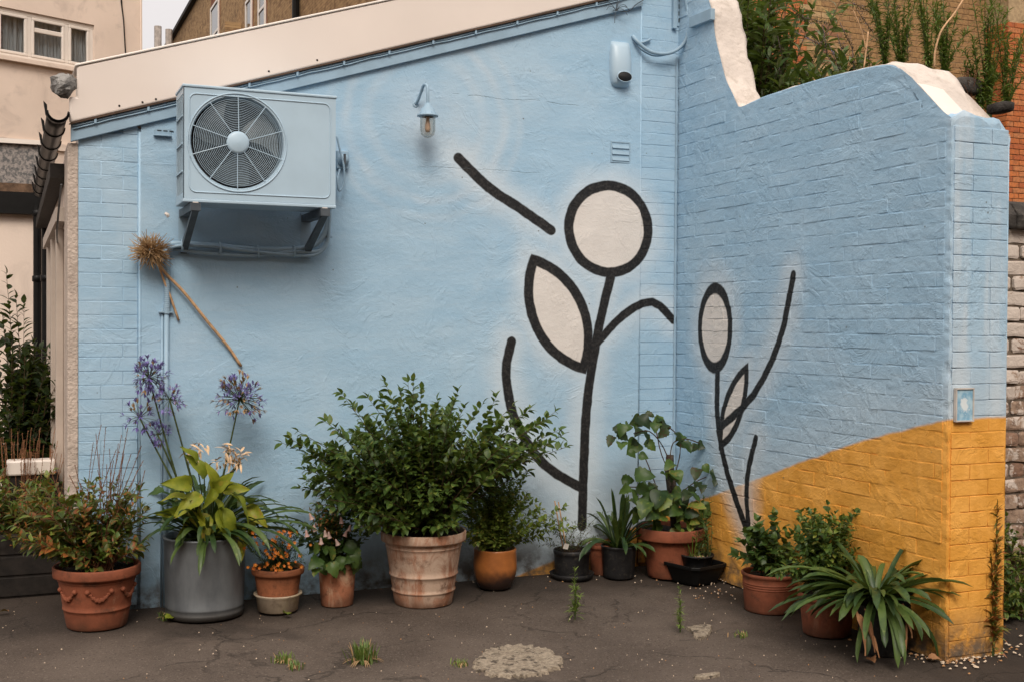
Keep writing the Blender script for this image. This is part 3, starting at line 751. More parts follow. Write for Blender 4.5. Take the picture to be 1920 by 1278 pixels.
# raised line on the front
m = MB(); rr = .035; pts = []
for cx_, cz_, st in ((W3-.03-rr, H3-.03-rr, 0), (.03+rr, H3-.03-rr, 90), (.03+rr, .035+rr, 180), (W3-.03-rr, .035+rr, 270)):
    for k in range(6): aa = radians(st+k*18); pts.append((cx_+rr*cos(aa), -.001, cz_+rr*sin(aa)))
m.tube(pts+[pts[0]], .0035, 6, False); m.build('front_moulding', M_acblue, ac, True)
m = MB(); m.tube([(fx+(fr+.012)*cos(2*pi*k/N), -.002, fz+(fr+.012)*sin(2*pi*k/N)) for k in range(N+1)], .004, 6, False); m.build('fan_surround', M_acblue, ac, True)
m = MB(); m.box((.006, .10, .006), (W3-.006, D3-.004, H3-.006)); m.build('dark_interior', M_dark, ac)
fan = MB()
for k in range(3):
    a_ = 2*pi*k/3+.35; vs = []; 
    for i in range(9):
        rr_ = .05+(.222-.05)*i/8
        for j in range(7):
            th = a_+(-.1-.55*(i/8))+(1.0+.15*i/8)*j/6; vs.append((fx+rr_*cos(th), .035+.045*j/6, fz+rr_*sin(th)))
    fan.add(vs, [(i*7+j, i*7+j+1, (i+1)*7+j+1, (i+1)*7+j) for i in range(8) for j in range(6)])
fan.build('fan_blade', simple('grey_fan_blade', (.10, .12, .13), .4), ac, True)
m = MB()
r_ = .068
while r_ < fr-.008:
    m.tube([(fx+r_*cos(2*pi*k/40), -.006+.006*(r_/fr)**2, fz+r_*sin(2*pi*k/40)) for k in range(41)], .0013, 4, False); r_ += .0088
m.build('grille_ring', M_acblue, ac, True, kind='stuff')
for k in range(10):
    a_ = 2*pi*k/10+.26; mb = MB(); mb.tube([(fx+.055*cos(a_), -.009, fz+.055*sin(a_)), (fx+fr*cos(a_+.05), -.001, fz+fr*sin(a_+.05))], .0024, 5); mb.build('grille_spoke', M_acblue, ac)
m = MB(); m.lathe([(0, .012), (.045, .010), (.057, .004), (.060, -.004)], 32, Matrix.Translation((fx, -.006, fz))@Matrix.Rotation(pi/2, 4, 'X')); m.build('grille_hub', M_acblue, ac, True)
slat = MB(); slat.box((-.001, -.0016, 0), (.001, .0016, H3-.06)); sm_ = slat.mesh('side_slat', M_acblue)
for k in range(9): link('side_slat', sm_, ac, (.001, .045+k*.0268, .03))
for k in range(1, 4): mb = MB(); mb.box((-.004, .022, H3*k/4-.004), (.0, D3-.022, H3*k/4+.004)); mb.build('side_rail', M_acblue, ac)
# wall brackets
for bx in (.035, W3-.085):
    br = thing('wall_bracket', 'triangular steel bracket under the '+('left' if bx < .2 else 'right')+' end of the air conditioning unit', 'bracket', (a0.x+bx, 0, a2_.z-.02), 'brackets under the air conditioning unit')
    mb = MB(); mb.box((0, -.47, -.042), (.05, -.003, -.002)); mb.build('arm', M_bracket, br)
    mb = MB(); mb.prism([(-.46, -.044), (-.42, -.044), (-.012, -.20), (-.012, -.24)], .008, .042, 0); mb.build('brace', M_bracket, br)
    mb = MB(); mb.box((-.004, -.012, -.25), (.054, -.001, .10)); mb.build('wall_plate', M_bluetrim, br)
    mb = MB(); mb.box((.012, -.455, -.002), (.04, -.42, .004)); mb.build('bolt', M_white, br)
def rail(px0, py0, px1, py1, label):
    a = PA(px0, py0, -.02); b = PA(px1, py1, -.02)
    t_ = thing('slotted_bracket', label, 'bracket', (a.x, 0, b.z))
    mb = MB(); w_, h_ = b.x-a.x, a.z-b.z
    mb.box((0, -.012, 0), (w_, -.001, h_)); mb.box((0, -.035, 0), (w_, -.012, .006)); bevel(mb.build('rail', M_bluetrim, t_), .002)
    n_ = max(3, int(max(w_, h_)/.035))
    mb = MB()
    for k in range(3 if w_ > h_ else n_):
        if w_ > h_: mb.box((.02+k*.032, -.014, h_*.62), (.042+k*.032, -.0125, h_*.74))
        else: mb.box((w_*.45, -.014, .03+k*.04), (w_*.6, -.0125, .052+k*.04))
    mb.build('slot', M_dark, t_); return t_
rail(288, 239, 322, 257, 'short horizontal slotted bracket left of the air conditioning unit')
# pipe bundle
pb = thing('pipe_bundle', 'bundle of blue painted pipes curving below the air conditioning unit', 'pipes', PA(313, 463))
def lp(px, py, off, o): v = PA(px, py, -off); return tuple(v-o.location)
m = MB(); m.tube(crv([lp(314, 462, .03, pb), (lp(330, 457, .05, pb)), lp(400, 461, .05, pb), lp(480, 468, .05, pb), lp(560, 467, .05, pb), lp(595, 456, .06, pb), lp(612, 430, .08, pb), lp(616, 395, .10, pb), lp(616, 360, .14, pb)], 6), .016, 10); m.build('insulated_pipe', M_bluetrim, pb, True)
m = MB(); m.tube(crv([lp(314, 466, .06, pb), lp(340, 461, .07, pb), lp(400, 462, .07, pb), lp(460, 470, .07, pb), lp(540, 478, .065, pb), lp(590, 478, .07, pb), lp(613, 458, .08, pb), lp(618, 420, .10, pb), lp(620, 380, .12, pb)], 6), .010, 8); m.build('pipe', M_bluetrim, pb, True)
m = MB(); m.tube(crv([lp(325, 467, .04, pb), lp(400, 476, .05, pb), lp(480, 479, .05, pb), lp(540, 473, .06, pb), lp(600, 470, .07, pb), lp(617, 440, .07, pb)], 6), .011, 8); m.build('pipe', M_bluetrim, pb, True)
for px, py in ((341, 461), (412, 466), (483, 472), (551, 472), (612, 442)):
    mb = MB(); c_ = Vector(lp(px, py, .055, pb)); d_ = Vector((1, 0, 0)) if px < 600 else Vector((.2, 0, 1))
    mb.lathe([(.033, -.006), (.036, 0), (.033, .006)], 12, Matrix.Translation(c_)@d_.to_track_quat('Z', 'Y').to_matrix().to_4x4()); mb.build('pipe_tie', M_bluetrim, pb, True)
cd = thing('conduit', 'thin vertical blue conduit running down to the ground left of the plants', 'pipe', (PA(309, 800).x, -.02, 0))
zt_ = PA(312, 470).z; zj = PA(311, 578).z
m = MB(); m.tube([(0, 0, .0), (.004, 0, 1), (.006, 0, zj)], .013, 10); m.tube([(-.020, .006, 0), (-.016, .006, zj)], .006, 6); m.build('pipe', M_bluetrim, cd, True)
m = MB(); pr_ = []
z = zj
while z < zt_: pr_ += [(.015, z), (.018, z+.004), (.015, z+.008)]; z += .011
m.lathe(pr_, 12, Matrix.Translation((.008, -.004, 0))); m.build('corrugated_sleeve', M_bluetrim, cd, True)
m = MB(); m.box((-.035, -.014, zj-.025), (.040, .017, zj-.018)); m.lathe([(.0, zj-.03), (.019, zj-.03), (.019, zj+.02), (.014, zj+.03)], 12, Matrix.Translation((.007, 0, 0))); m.build('coupling', M_bluetrim, cd)
for z in (.45, 1.0): m = MB(); m.box((-.03, -.012, z), (.026, .017, z+.018)); m.build('pipe_clip', M_bluetrim, cd)
# round isolator switch right of the unit
isw = thing('isolator_switch', 'round blue isolator switch with a hanging cable loop right of the air conditioning unit', 'switch', PA(640, 302))
m = MB(); Mx = Matrix.Rotation(pi/2, 4, 'X'); m.box((-.035, -.035, -.05), (.035, -.001, .055)); bevel(m.build('box', M_bluetrim, isw), .006)
m = MB(); m.lathe([(0, .07), (.02, .07), (.022, .05), (.034, .048), (.036, .034)], 20, Mx); m.build('dial', M_bluetrim, isw, True)
m = MB(); m.box((-.006, -.082, -.03), (.006, -.068, .03)); m.build('knob', M_bracket, isw)
m = MB(); m.tube(crv([lp(631, 254, .10, isw), lp(638, 285, .09, isw), lp(645, 315, .09, isw), lp(644, 345, .08, isw), lp(636, 358, .08, isw), lp(633, 338, .09, isw), lp(637, 318, .06, isw)], 6), .006, 6); m.build('cable', M_bluetrim, isw, True)
# wall lamp
la = PA(776, 197); lb_ = PA(799, 224)
lamp = thing('wall_lamp', 'small blue swan neck wall lamp with a clear glass bulkhead and bulb', 'lamp', PA(778, 197))
out = -.17
hx = PA(801, 215, out)-lamp.location
def q2(px, py, o_): return tuple(PA(px, py, o_)-lamp.location)
m = MB(); m.tube(crv([(0, 0, 0), q2(783, 190, -.03), q2(790, 172, -.08), q2(795, 160, -.12), q2(801, 162, -.16), q2(802, 178, -.17), q2(802, 195, -.17)], 7), .009, 10); m.build('arm', M_bluetrim, lamp, True)
m = MB(); m.lathe([(.026, 0), (.026, .01), (.012, .014)], 16, Matrix.Rotation(pi/2, 4, 'X')); m.build('wall_plate', M_bluetrim, lamp, True)
sc_ = 1/scale_at(PA(801, 215, out))
Mc = Matrix.Translation(Vector(q2(802, 215, out)))
m = MB(); prf = [(.0, 22*sc_), (5*sc_, 21*sc_), (8*sc_, 14*sc_), (13*sc_, 10*sc_), (15*sc_, 1*sc_), (20*sc_, -1*sc_), (20*sc_, -4*sc_), (13*sc_, -5*sc_)]
m.lathe(prf, 24, Mc); m.build('cap', M_bluetrim, lamp, True)
for k in range(8):
    mb = MB(); a_ = k*pi/4+.2; mb.tube([Mc@Vector((9*sc_*cos(a_), 9*sc_*sin(a_), 13*sc_)), Mc@Vector((15.5*sc_*cos(a_), 15.5*sc_*sin(a_), 1*sc_))], .003, 4); mb.build('rib', M_bluetrim, lamp)
def thin_glass(name, tint=(.93, .92, .90), k=.12):
    t = NT(name); tr = t.n('ShaderNodeBsdfTransparent'); tr.inputs[0].default_value = (*tint, 1)
    gl = t.n('ShaderNodeBsdfGlossy'); gl.inputs['Roughness'].default_value = .03; lw = t.n('ShaderNodeLayerWeight'); lw.inputs[0].default_value = .25
    mx = t.n('ShaderNodeMixShader'); t.l(t.math('ADD', t.math('MULTIPLY', lw.outputs[0], .3), k*.4), mx.inputs[0]); t.l(tr.outputs[0], mx.inputs[1]); t.l(gl.outputs[0], mx.inputs[2]); t.l(mx.outputs[0], t.out.inputs[0]); t.t.nodes.remove(t.b); return t.m
M_clear = thin_glass('clear_glass')
m = MB(); m.lathe([(14.5*sc_, -5*sc_), (14.5*sc_, -30*sc_), (12.5*sc_, -38*sc_), (7*sc_, -43*sc_), (0, -44.5*sc_), (0, -43.5*sc_), (6.5*sc_, -42*sc_), (11.8*sc_, -37.5*sc_), (13.7*sc_, -30*sc_), (13.7*sc_, -5*sc_)], 24, Mc); m.build('glass_jar', M_clear, lamp, True)
m = MB(); m.lathe([(0, -34*sc_), (4*sc_, -33*sc_), (5.5*sc_, -27*sc_), (4.5*sc_, -17*sc_), (3.5*sc_, -11*sc_), (3.5*sc_, -5*sc_)], 12, Mc); m.build('bulb', simple('frosted_bulb', (.70, .52, .40), .3, .05), lamp, True)
# alarm box
al = thing('alarm_box', 'rounded pale blue alarm box with a dark oval lens under the roof cable', 'alarm', PA(1160, 165))
v0 = PA(1143, 78, -.04); v1 = PA(1182, 168, -.04); wv = v1.x-v0.x; hv = v0.z-v1.z; m = MB(); vs = []; fs = []
lv = [(0, .30, .030), (.06, .40, .055), (.12, .44, .066), (.3, .49, .072), (.6, .50, .066), (.85, .46, .052), (.97, .44, .035), (1, .42, .01)]
for (k, w_, d_) in lv:
    for q in range(13):
        a_ = pi*q/12; vs.append((-cos(a_)*w_*wv, -max(.0, abs(sin(a_))**.55)*d_, k*hv))
for i in range(len(lv)-1):
    for q in range(12): fs.append((i*13+q, i*13+q+1, (i+1)*13+q+1, (i+1)*13+q))
fs += [tuple(range(13))[::-1], tuple(range(13*7, 13*8))]; m.add(vs, fs); m.build('housing', M_acblue, al, True)
m = MB(); m.lathe([(0, .006), (wv*.30, .004), (wv*.33, 0)], 24, Matrix.Translation((.006, -.072, hv*.20))@Matrix.Rotation(pi/2, 4, 'X')@Matrix.Scale(.62, 4, (0, 1, 0))); m.build('lens', M_dark, al, True)
m = MB(); m.tube([(.006+wv*.34*cos(2*pi*k/24), -.070, hv*.20+wv*.34*.62*sin(2*pi*k/24)) for k in range(25)], .004, 6, False); m.build('lens_rim', M_acblue, al, True)
# vent
v0 = PA(1148, 267, -.015); v1 = PA(1180, 304, -.015)
ve = thing('wall_vent', 'square blue louvred wall vent below the alarm box', 'vent', (v0.x, 0, v1.z))
w_, h_ = v1.x-v0.x, v0.z-v1.z
m = MB(); m.box((-.008, -.014, -.008), (0, 0, h_+.008)); m.box((w_, -.014, -.008), (w_+.008, 0, h_+.008)); m.box((0, -.014, h_), (w_, 0, h_+.008)); m.box((0, -.014, -.008), (w_, 0, 0)); m.build('frame', M_bluetrim, ve)
m = MB(); m.box((0, -.003, 0), (w_, .0, h_)); m.build('back', M_bracket, ve)
for k in range(3):
    mb = MB(); mb.prism([(-.018, h_*k/3+.004), (-.012, h_*k/3), (-.003, h_*(k+1)/3-.006), (-.006, h_*(k+1)/3-.003)], .002, w_-.002, 0); mb.build('louvre', M_bluetrim, ve)
# slotted channel and the thick cable near the corner
ch0 = PA(1262, -30, -.02); ch1 = PA(1281, 56, -.02)
cp = thing('slotted_channel', 'vertical slotted metal channel at the top of the wall corner', 'bracket', (ch0.x, 0, ch1.z))
m = MB(); hh = ch0.z-ch1.z+.2; ww = ch1.x-ch0.x; m.box((0, -.03, 0), (ww*.35, -.001, hh)); m.box((ww*.35, -.012, .02), (ww, -.001, hh)); bevel(m.build('channel', M_bluetrim, cp), .002)
m = MB()
for k in range(9): m.box((ww*.6, -.014, .045+k*.045), (ww*.75, -.0125, .072+k*.045))
m.build('slot', M_dark, cp)
cb = thing('looping_cable', 'thick blue cable looping down around the corner beside the alarm box', 'cable', PA(1187, 68))
m = MB(); m.tube(crv([lp(1186, 68, .01, cb), lp(1195, 78, .04, cb), lp(1208, 90, .05, cb), lp(1225, 99, .06, cb), lp(1250, 101, .07, cb), lp(1272, 92, .08, cb), lp(1287, 72, .10, cb), lp(1291, 40, .10, cb), lp(1286, 0, .10, cb), lp(1280, -40, .10, cb)], 6), .012, 8); m.build('thick_cable', M_bluetrim, cb, True)
m = MB(); m.tube(crv([lp(1187, 78, .01, cb), lp(1200, 92, .03, cb), lp(1225, 105, .04, cb), lp(1252, 102, .05, cb), lp(1280, 88, .07, cb), lp(1290, 60, .07, cb)], 6), .005, 6)
m.tube(crv([lp(1190, 82, .01, cb), lp(1205, 80, .02, cb), lp(1220, 74, .02, cb)], 4), .008, 6); m.build('thin_cable', M_bluetrim, cb, True)
# hairline pipe in the corner
m = MB(); m.tube([(0, 0, 0), (0, 0, 3.2)], .007, 6); o = m.build('corner_wire', M_bluetrim, loc=(-.018, -.012, .1)); tag(o, 'thin blue painted wire running down the wall corner', 'wire')
# loose wires at the eaves
m = MB(); R = random.Random(8); c0 = PA(1155, 20, -.05)
for k in range(9):
    a_ = R.uniform(0, 2*pi); l_ = R.uniform(.05, .12); q_ = Vector((cos(a_)*l_, -R.uniform(0, .05), sin(a_)*l_))
    m.tube(bez((0, 0, 0), q_*.6+Vector((0, 0, .03)), q_+Vector((0, 0, -.03)), 5), .0022, 4)
m.tube(crv([(-.02, 0, 0), (.08, -.01, .0), (.14, .0, .05), (.2, 0, .09)], 4), .003, 4)
o = m.build('wire_tangle', M_bracket, loc=c0); tag(o, 'small tangle of loose thin wires at the end of the fascia', 'wire')
# chip of bare plaster
m = MB(); m.add([(-.014, 0, .006), (-.006, 0, .016), (.012, 0, .006), (.014, 0, -.008), (.002, 0, -.016), (-.002, -.008, 0)], [(0, 5, 1), (1, 5, 2), (2, 5, 3), (3, 5, 4), (4, 5, 0)])
o = m.build('plaster_chip', M_white, loc=PA(313, 403, -.012)); tag(o, 'tiny white chip of plaster left of the air conditioning unit', 'chip')
# ------------------------------------------------------------------ dried seed head tied to the conduit
dh = thing('dried_flower', 'dried round straw seed head on broken stalks tucked behind the conduit', 'dried flower', PA(282, 470, -.10))
R = random.Random(11); m = MB()
for k in range(460):
    d_ = Vector((R.gauss(0, 1), R.gauss(0, 1), R.gauss(0, 1))).normalized(); rx = Vector((.115, .09, .10))
    e_ = Vector((d_.x*rx.x, d_.y*rx.y, d_.z*rx.z))*R.uniform(.65, 1.05); sd_ = Vector((R.uniform(-1, 1), R.uniform(-1, 1), R.uniform(-1, 1)))*.028
    m.tube(bez(e_*.25, e_*.8, e_+sd_, 3), [.0018, .0022, .002, .0012], 3, False)
m.build('seed_head', L_dry, dh, kind='stuff', fix=False)
def dpt(px, py, o_): return tuple(PA(px, py, o_)-dh.location)
for pts in ([(288, 482, -.09), (310, 512, -.05), (345, 548, -.045), (390, 604, -.04), (428, 650, -.03), (452, 686, -.02)], [(294, 484, -.08), (305, 520, -.04), (318, 552, -.03), (335, 601, -.02)]):
    mb = MB(); mb.tube(crv([dpt(*q) for q in pts], 4), .0085 if len(pts) == 6 else .0065, 7); mb.build('stalk', M_straw, dh, True)
# ------------------------------------------------------------------ plants: pieces
def leaf_shape(kind):
    """leaf along +X from the origin, unit length, slightly folded and curled"""
    if kind == 'oval': w = [0, .22, .27, .18, 0]; zc = [0, .03, .02, -.03, -.12]
    elif kind == 'lance': w = [0, .09, .10, .07, 0]; zc = [0, .03, .02, -.05, -.16]
    elif kind == 'broad': w = [.03, .36, .40, .26, 0]; zc = [0, .05, .04, -.06, -.22]
    elif kind == 'needle': w = [.02, .035, .035, .02, 0]; zc = [0, .02, .0, -.05, -.12]
    elif kind == 'petal': w = [.05, .12, .16, .12, 0]; zc = [0, .03, .05, .03, -.03]
    vs = []; fs = []
    for i, (w_, z_) in enumerate(zip(w, zc)):
        x = i/4; vs += [(x-(.06 if kind == 'broad' and i == 1 else 0), -w_, z_+w_*.28), (x, 0, z_), (x-(.06 if kind == 'broad' and i == 1 else 0), w_, z_+w_*.28)]
    for i in range(4):
        b = i*3; fs += [(b, b+3, b+4, b+1), (b+1, b+4, b+5, b+2)]
    return vs, fs
LS = {k: leaf_shape(k) for k in ('oval', 'lance', 'broad', 'needle', 'petal')}
def leaf_big(lobes=True, seed=0, L=1.0, W_=.42, droop=.25, holes=False):
    """larger leaf with a finer outline"""
    R = random.Random(seed); n = 9; vs = []; fs = []
    for i in range(n+1):
        u = i/n; w = W_*(sin(pi*min(1, u**.62))**.8 if 0 < u < 1 else 0.0)
        if lobes and 0 < i < n: w *= 1+.10*(1 if i % 2 else -1)
        c = droop*(-u*u)+.06*sin(3*u)
        wv_ = .05*sin(u*9+seed)
        for k, q in enumerate((-1, -.5, 0, .5, 1)):
            vs.append((u*L-abs(q)*.10*(1-u), q*w, c+abs(q)*w*.30+wv_*q*abs(q)))
    for i in range(n):
        for k in range(4): fs.append((i*5+k, (i+1)*5+k, (i+1)*5+k+1, i*5+k+1))
    return vs, fs
for s_ in range(4): LS['big%d' % s_] = leaf_big(True, s_*3+1, droop=.2+.12*s_, W_=.40+.03*s_)
LS['heart'] = leaf_big(False, 4, W_=.5, droop=.3)
def hosta(seed):
    """pointed, ribbed and slightly cupped broad leaf"""
    R = random.Random(seed); n = 12; K = 9; vs = []; fs = []; tw = R.uniform(-.4, .4)
    for i in range(n+1):
        u = i/n; w = .31*(sin(pi*min(1, u**.7))**.75)*(1-.3*u)+.002; c = -.34*u*u*R.uniform(.95, 1.05)+.05*sin(4*u)
        for k in range(K):
            q = -1+2*k/(K-1); ed = 1+(.06*R.uniform(-1, 1) if abs(q) > .9 else 0)
            vs.append((u-abs(q)*.12*(1-u), q*w*ed, c+abs(q)**1.4*w*.42+.018*cos(q*9)*min(1, 3*u)*(1-u)+tw*q*u*.12+(.03*sin(u*11+seed) if abs(q) > .6 else 0)))
    for i in range(n):
        for k in range(K-1): fs.append((i*K+k, (i+1)*K+k, (i+1)*K+k+1, i*K+k+1))
    return vs, fs
for s_ in range(3): LS['ribbed%d' % s_] = hosta(s_+2)
_lm = {}
def leaf_me(kind, mat):
    k = (kind, mat.name)
    if k not in _lm:
        m = MB(); m.add(*LS[kind]); _lm[k] = m.mesh('leaf', mat, True)
    return _lm[k]
def lmat(p, d, size, R, roll=None, up=(0, 0, 1)):
    d = Vector(d).normalized(); u = Vector(up)
    s_ = u.cross(d)
    if s_.length < .05: s_ = Vector((1, 0, 0)).cross(d)
    s_.normalize(); n_ = d.cross(s_); M3 = Matrix((d, s_, n_)).transposed()
    M3 = M3@Matrix.Rotation(R.uniform(-.6, .6) if roll is None else roll, 3, 'X')
    Mx = (M3*size).to_4x4(); Mx.translation = Vector(p); return Mx
def put_leaves(root, leaves, limit=150, name='leaf'):
    """leaves: (kind, material, matrix). The nearest to the camera are parts, the rest one joined part"""
    wl = root.matrix_basis.translation
    leaves = sorted(leaves, key=lambda q: ((q[2].translation+wl)-CAM).length)
    for k, mt, Mx in leaves[:limit]: link(name, leaf_me(k, mt), root, M=Mx)
    rest = leaves[limit:]
    if rest:
        mats = list({q[1].name: q[1] for q in rest}.values()); idx = {m_.name: i for i, m_ in enumerate(mats)}
        mb = MB()
        for k, mt, Mx in rest: mb.add(*LS[k], Mx, idx[mt.name])
        mb.build('foliage', mats, root, True, kind='stuff', fix=False)
def dirn(R, up=.3): return Vector((R.uniform(-1, 1), R.uniform(-1, 1), R.uniform(-1, 1)+up))
def shrub(root, base, targets, kind, mats, size, step, R, stemr=.003, frac=.35, spread=.9, up=.25, bow=.25, stems=None):
    """branches from base to each target with leaves in pairs along their outer part"""
    base = Vector(base); L = []; sm = stems if stems is not None else MB()
    for tg in targets:
        tg = Vector(tg); b = base+Vector((R.uniform(-.05, .05), R.uniform(-.05, .05), 0))
        mid = (b+tg)/2+Vector((R.uniform(-.06, .06), R.uniform(-.06, .06), bow*(tg-b).length*R.uniform(.2, 1)))
        P = bez(b, mid, tg, 9); sm.tube(P, [stemr*(1-.7*i/9) for i in range(10)], 4, False)
        ln = sum((P[i+1]-P[i]).length for i in range(9)); n = max(3, int(ln*(1-frac)/step))
        for k in range(n+1):
            u = frac+(1-frac)*k/n; f_ = u*9; i = min(8, int(f_)); p = P[i].lerp(P[i+1], f_-i); ax = (P[i+1]-P[i]).normalized()
            for sd_ in ((1, -1) if R.random() < .7 else (1,)):
                sdv = ax.cross(Vector((R.uniform(-1, 1), R.uniform(-1, 1), R.uniform(-.5, 1))))
                if sdv.length < .1: continue
                d = ax*.55+sdv.normalized()*spread*sd_+Vector((0, 0, up*R.random()))
                s_ = size*R.uniform(.5, 1.3)*(1-.25*max(0, u-.8)*5)
                L.append((kind if isinstance(kind, str) else R.choice(kind), R.choice(mats), lmat(p, d, s_, R)))
        L.append((kind if isinstance(kind, str) else kind[0], R.choice(mats), lmat(tg, (tg-mid), size*.8, R)))
    return L, sm
def blade_mesh(p0, d, L, w, droop, mat, R, twist=0, name='leaf', n=9, fold=.25):
    """strap leaf: starts at p0 heading d, bends under its weight"""
    d = Vector(d).normalized(); p = Vector(p0); vs = []; fs = []; st = L/n
    side = d.cross(Vector((0, 0, 1)))
    if side.length < .1: side = Vector((1, 0, 0))
    side.normalize()
    for i in range(n+1):
        u = i/n; ww = w*(.75+.5*u if u < .5 else 1.0)*(1-max(0, (u-.74)/.26)**3.0) + .0006
        nrm = side.cross(d).normalized(); sd = (Matrix.Rotation(twist*u, 3, d)@side)
        nn = sd.cross(d).normalized()
        vs += [tuple(p-sd*ww/2+nn*ww*fold), tuple(p), tuple(p+sd*ww/2+nn*ww*fold)]
        d = (d+Vector((0, 0, -droop/n*(.4+1.6*u)))).normalized(); p = p+d*st
        if p.z < .012 and False: p.z = .012
    for i in range(n): b = i*3; fs += [(b, b+3, b+4, b+1), (b+1, b+4, b+5, b+2)]
    m = MB(); m.add(vs, fs); return m.mesh(name, mat, True)
def blades(root, c, n, L, w, mat, R, el=(.5, 1.3), droop=1.4, az=(0, 2*pi), rad=.03, bias=None):
    for k in range(n):
        a_ = R.uniform(*az); e_ = R.uniform(*el); d = Vector((cos(a_)*cos(e_), sin(a_)*cos(e_), sin(e_)))
        if bias: d = (d+Vector(bias)).normalized()
        p = Vector(c)+Vector((cos(a_), sin(a_), 0))*R.uniform(0, rad)
        link('leaf', blade_mesh(p, d, L*R.uniform(.65, 1.15), w*R.uniform(.75, 1.15), droop*R.uniform(.6, 1.3), mat, R, R.uniform(-.8, .8)), root)
def pot_xy(px, bot, top, rb, rt):
    """pixel outline of a pot -> base centre, height, base radius, top radius (m)"""
    cy = bot-rb*.24; g = PG(px, cy); s_ = scale_at(g); return g, (cy-top)/s_*1.0, rb/s_, rt/s_
def potprof(h, rb, rt, rimh=.05, rimw=.012, bands=(), wall=.012, round_=False):
    pr = [(0, .001), (rb*.98, 0.001), (rb, .006)]
    def r_(z): return rb+(rt-rimw-rb)*(z/h)
    zs = sorted([.25*h, .5*h, .75*h])
    body = [(r_(z), z) for z in [h*k/12 for k in range(1, 12)] if z < h-rimh-.004]
    for bz, bw in bands:
        body = [q for q in body if abs(q[1]-bz) > bw*1.3]+[(r_(bz-bw), bz-bw), (r_(bz)+bw*.7, bz-bw*.4), (r_(bz)+bw*.7, bz+bw*.4), (r_(bz+bw), bz+bw)]
    body.sort(key=lambda q: q[1]); pr += body
    pr += [(r_(h-rimh), h-rimh), (rt-.002, h-rimh+.004), (rt, h-rimh+.012), (rt, h-.006), (rt-.004, h), (rt-wall, h), (rt-wall-.003, h-.006), (rt-wall-.008, h-.06)]
    return pr
def make_pot(root, h, rb, rt, mat, soil=True, **kw):
    m = MB(); m.lathe(potprof(h, rb, rt, **kw), 56, wob=.012); o = m.build('pot', mat, root, True)
    if soil:
        m = MB(); n = 28; vs = [(0, 0, h-.03)]; R = random.Random(int(h*1000)); rr = rt-.016
        for q in (.5, 1):
            for k in range(n): a_ = 2*pi*k/n; vs.append((rr*q*cos(a_), rr*q*sin(a_), h-.035+R.uniform(-.008, .012)))
        fs = [(0, 1+k, 1+(k+1) % n) for k in range(n)]+[(1+k, 1+n+k, 1+n+(k+1) % n, 1+(k+1) % n) for k in range(n)]
        m.add(vs, fs); m.build('soil', M_soil, root)
    return o
def flower_head(root, c, r, R, n=46, mat=None, name='flower_head', dry=.25):
    mb = MB(); c = Vector(c)
    for k in range(n):
        d = Vector((R.gauss(0, 1), R.gauss(0, 1), R.gauss(0, 1)+.25)).normalized(); rr = r*R.uniform(.45, .9); p = c+d*rr
        mb.tube([c, c+d*rr*.5+Vector((0, 0, .004)), p], .0011, 3, False, mi=1)
        mi = 2 if R.random() < dry else 0
        for q in range(5):
            a_ = 2*pi*q/5+R.random(); s_ = d.orthogonal().normalized(); t_ = d.cross(s_); e = s_*cos(a_)+t_*sin(a_)
            mb.add(*LS['petal'], lmat(p, d*1.0+e*(.9 if mi == 0 else .4), R.uniform(.024, .036), R, 0), mi)
    return mb.build(name, [mat or L_purple, M_stem, L_dry], root, True, fix=False)

# ------------------------------------------------------------------ 1 terracotta pot with garland, loosestrife
def local_px(root, px, py, dy=0):
    """pixel to a point in root's frame, on a plane parallel to the long wall through the root (shifted dy)"""
    return PA(px, py, root.location.y+dy)-root.location
g, h, rb, rt = pot_xy(182, 1183, 1056, 54, 79)
p1 = thing('potted_plant', 'leftmost terracotta pot with a garland relief holding rust and green loosestrife', 'potted plant', g)
make_pot(p1, h, rb, rt, M_terra2, rimh=.055, rimw=.016, bands=((h*.32, .006), (h*.78, .006)))
m = MB()
for a0_ in (-2.55, -1.57, -.6):
    pts = []
    for k in range(15):
        u = k/14; a_ = a0_+.62*(u-.5); z = h*.66-.045*sin(pi*u)
        r_ = rb+(rt-.016-rb)*(z/h)+.003; pts.append((r_*cos(a_), r_*sin(a_), z))
    m.tube(pts, [.003+.008*sin(pi*k/14) for k in range(15)], 6)
    for k in range(1, 14, 1):
        q_ = Vector(pts[k]); mb_ = Matrix.Translation(q_+Vector((0, 0, .004*(-1)**k)))@Matrix.Scale((.005+.006*sin(pi*k/14)), 4)
        m.lathe([(0, 1), (.7, .7), (1, 0), (.7, -.7), (0, -1)], 6, mb_)
    for e_ in (pts[0], pts[-1]): m.lathe([(0, 1), (.7, .7), (1, 0), (.7, -.7), (0, -1)], 10, Matrix.Translation(e_)@Matrix.Scale(.014, 4))
m.build('garland', M_terra2, p1, True)
R = random.Random(21); sm = MB(); L = []
T1 = [(R.uniform(20, 278), R.uniform(900, 1040)) for _ in range(105)]
L, sm = shrub(p1, (0, 0, h-.03), [local_px(p1, x, y, R.uniform(-.2, .15)) for x, y in T1], ('lance', 'oval'), [L_rust, L_rust, L_fine], .058, .022, R, .0028, .2, bow=.1)
spk = MB(); tops = [(175, 828), (190, 795), (205, 840), (213, 862), (228, 815), (233, 850), (240, 800), (183, 880), (265, 835), (272, 880), (262, 900), (248, 905), (150, 905), (130, 890), (118, 925), (95, 880), (70, 905), (208, 905), (60, 950), (222, 830), (180, 812), (198, 800), (186, 850), (218, 842), (236, 822), (246, 850), (200, 870), (269, 862), (258, 880), (228, 870), (140, 870), (105, 900)]
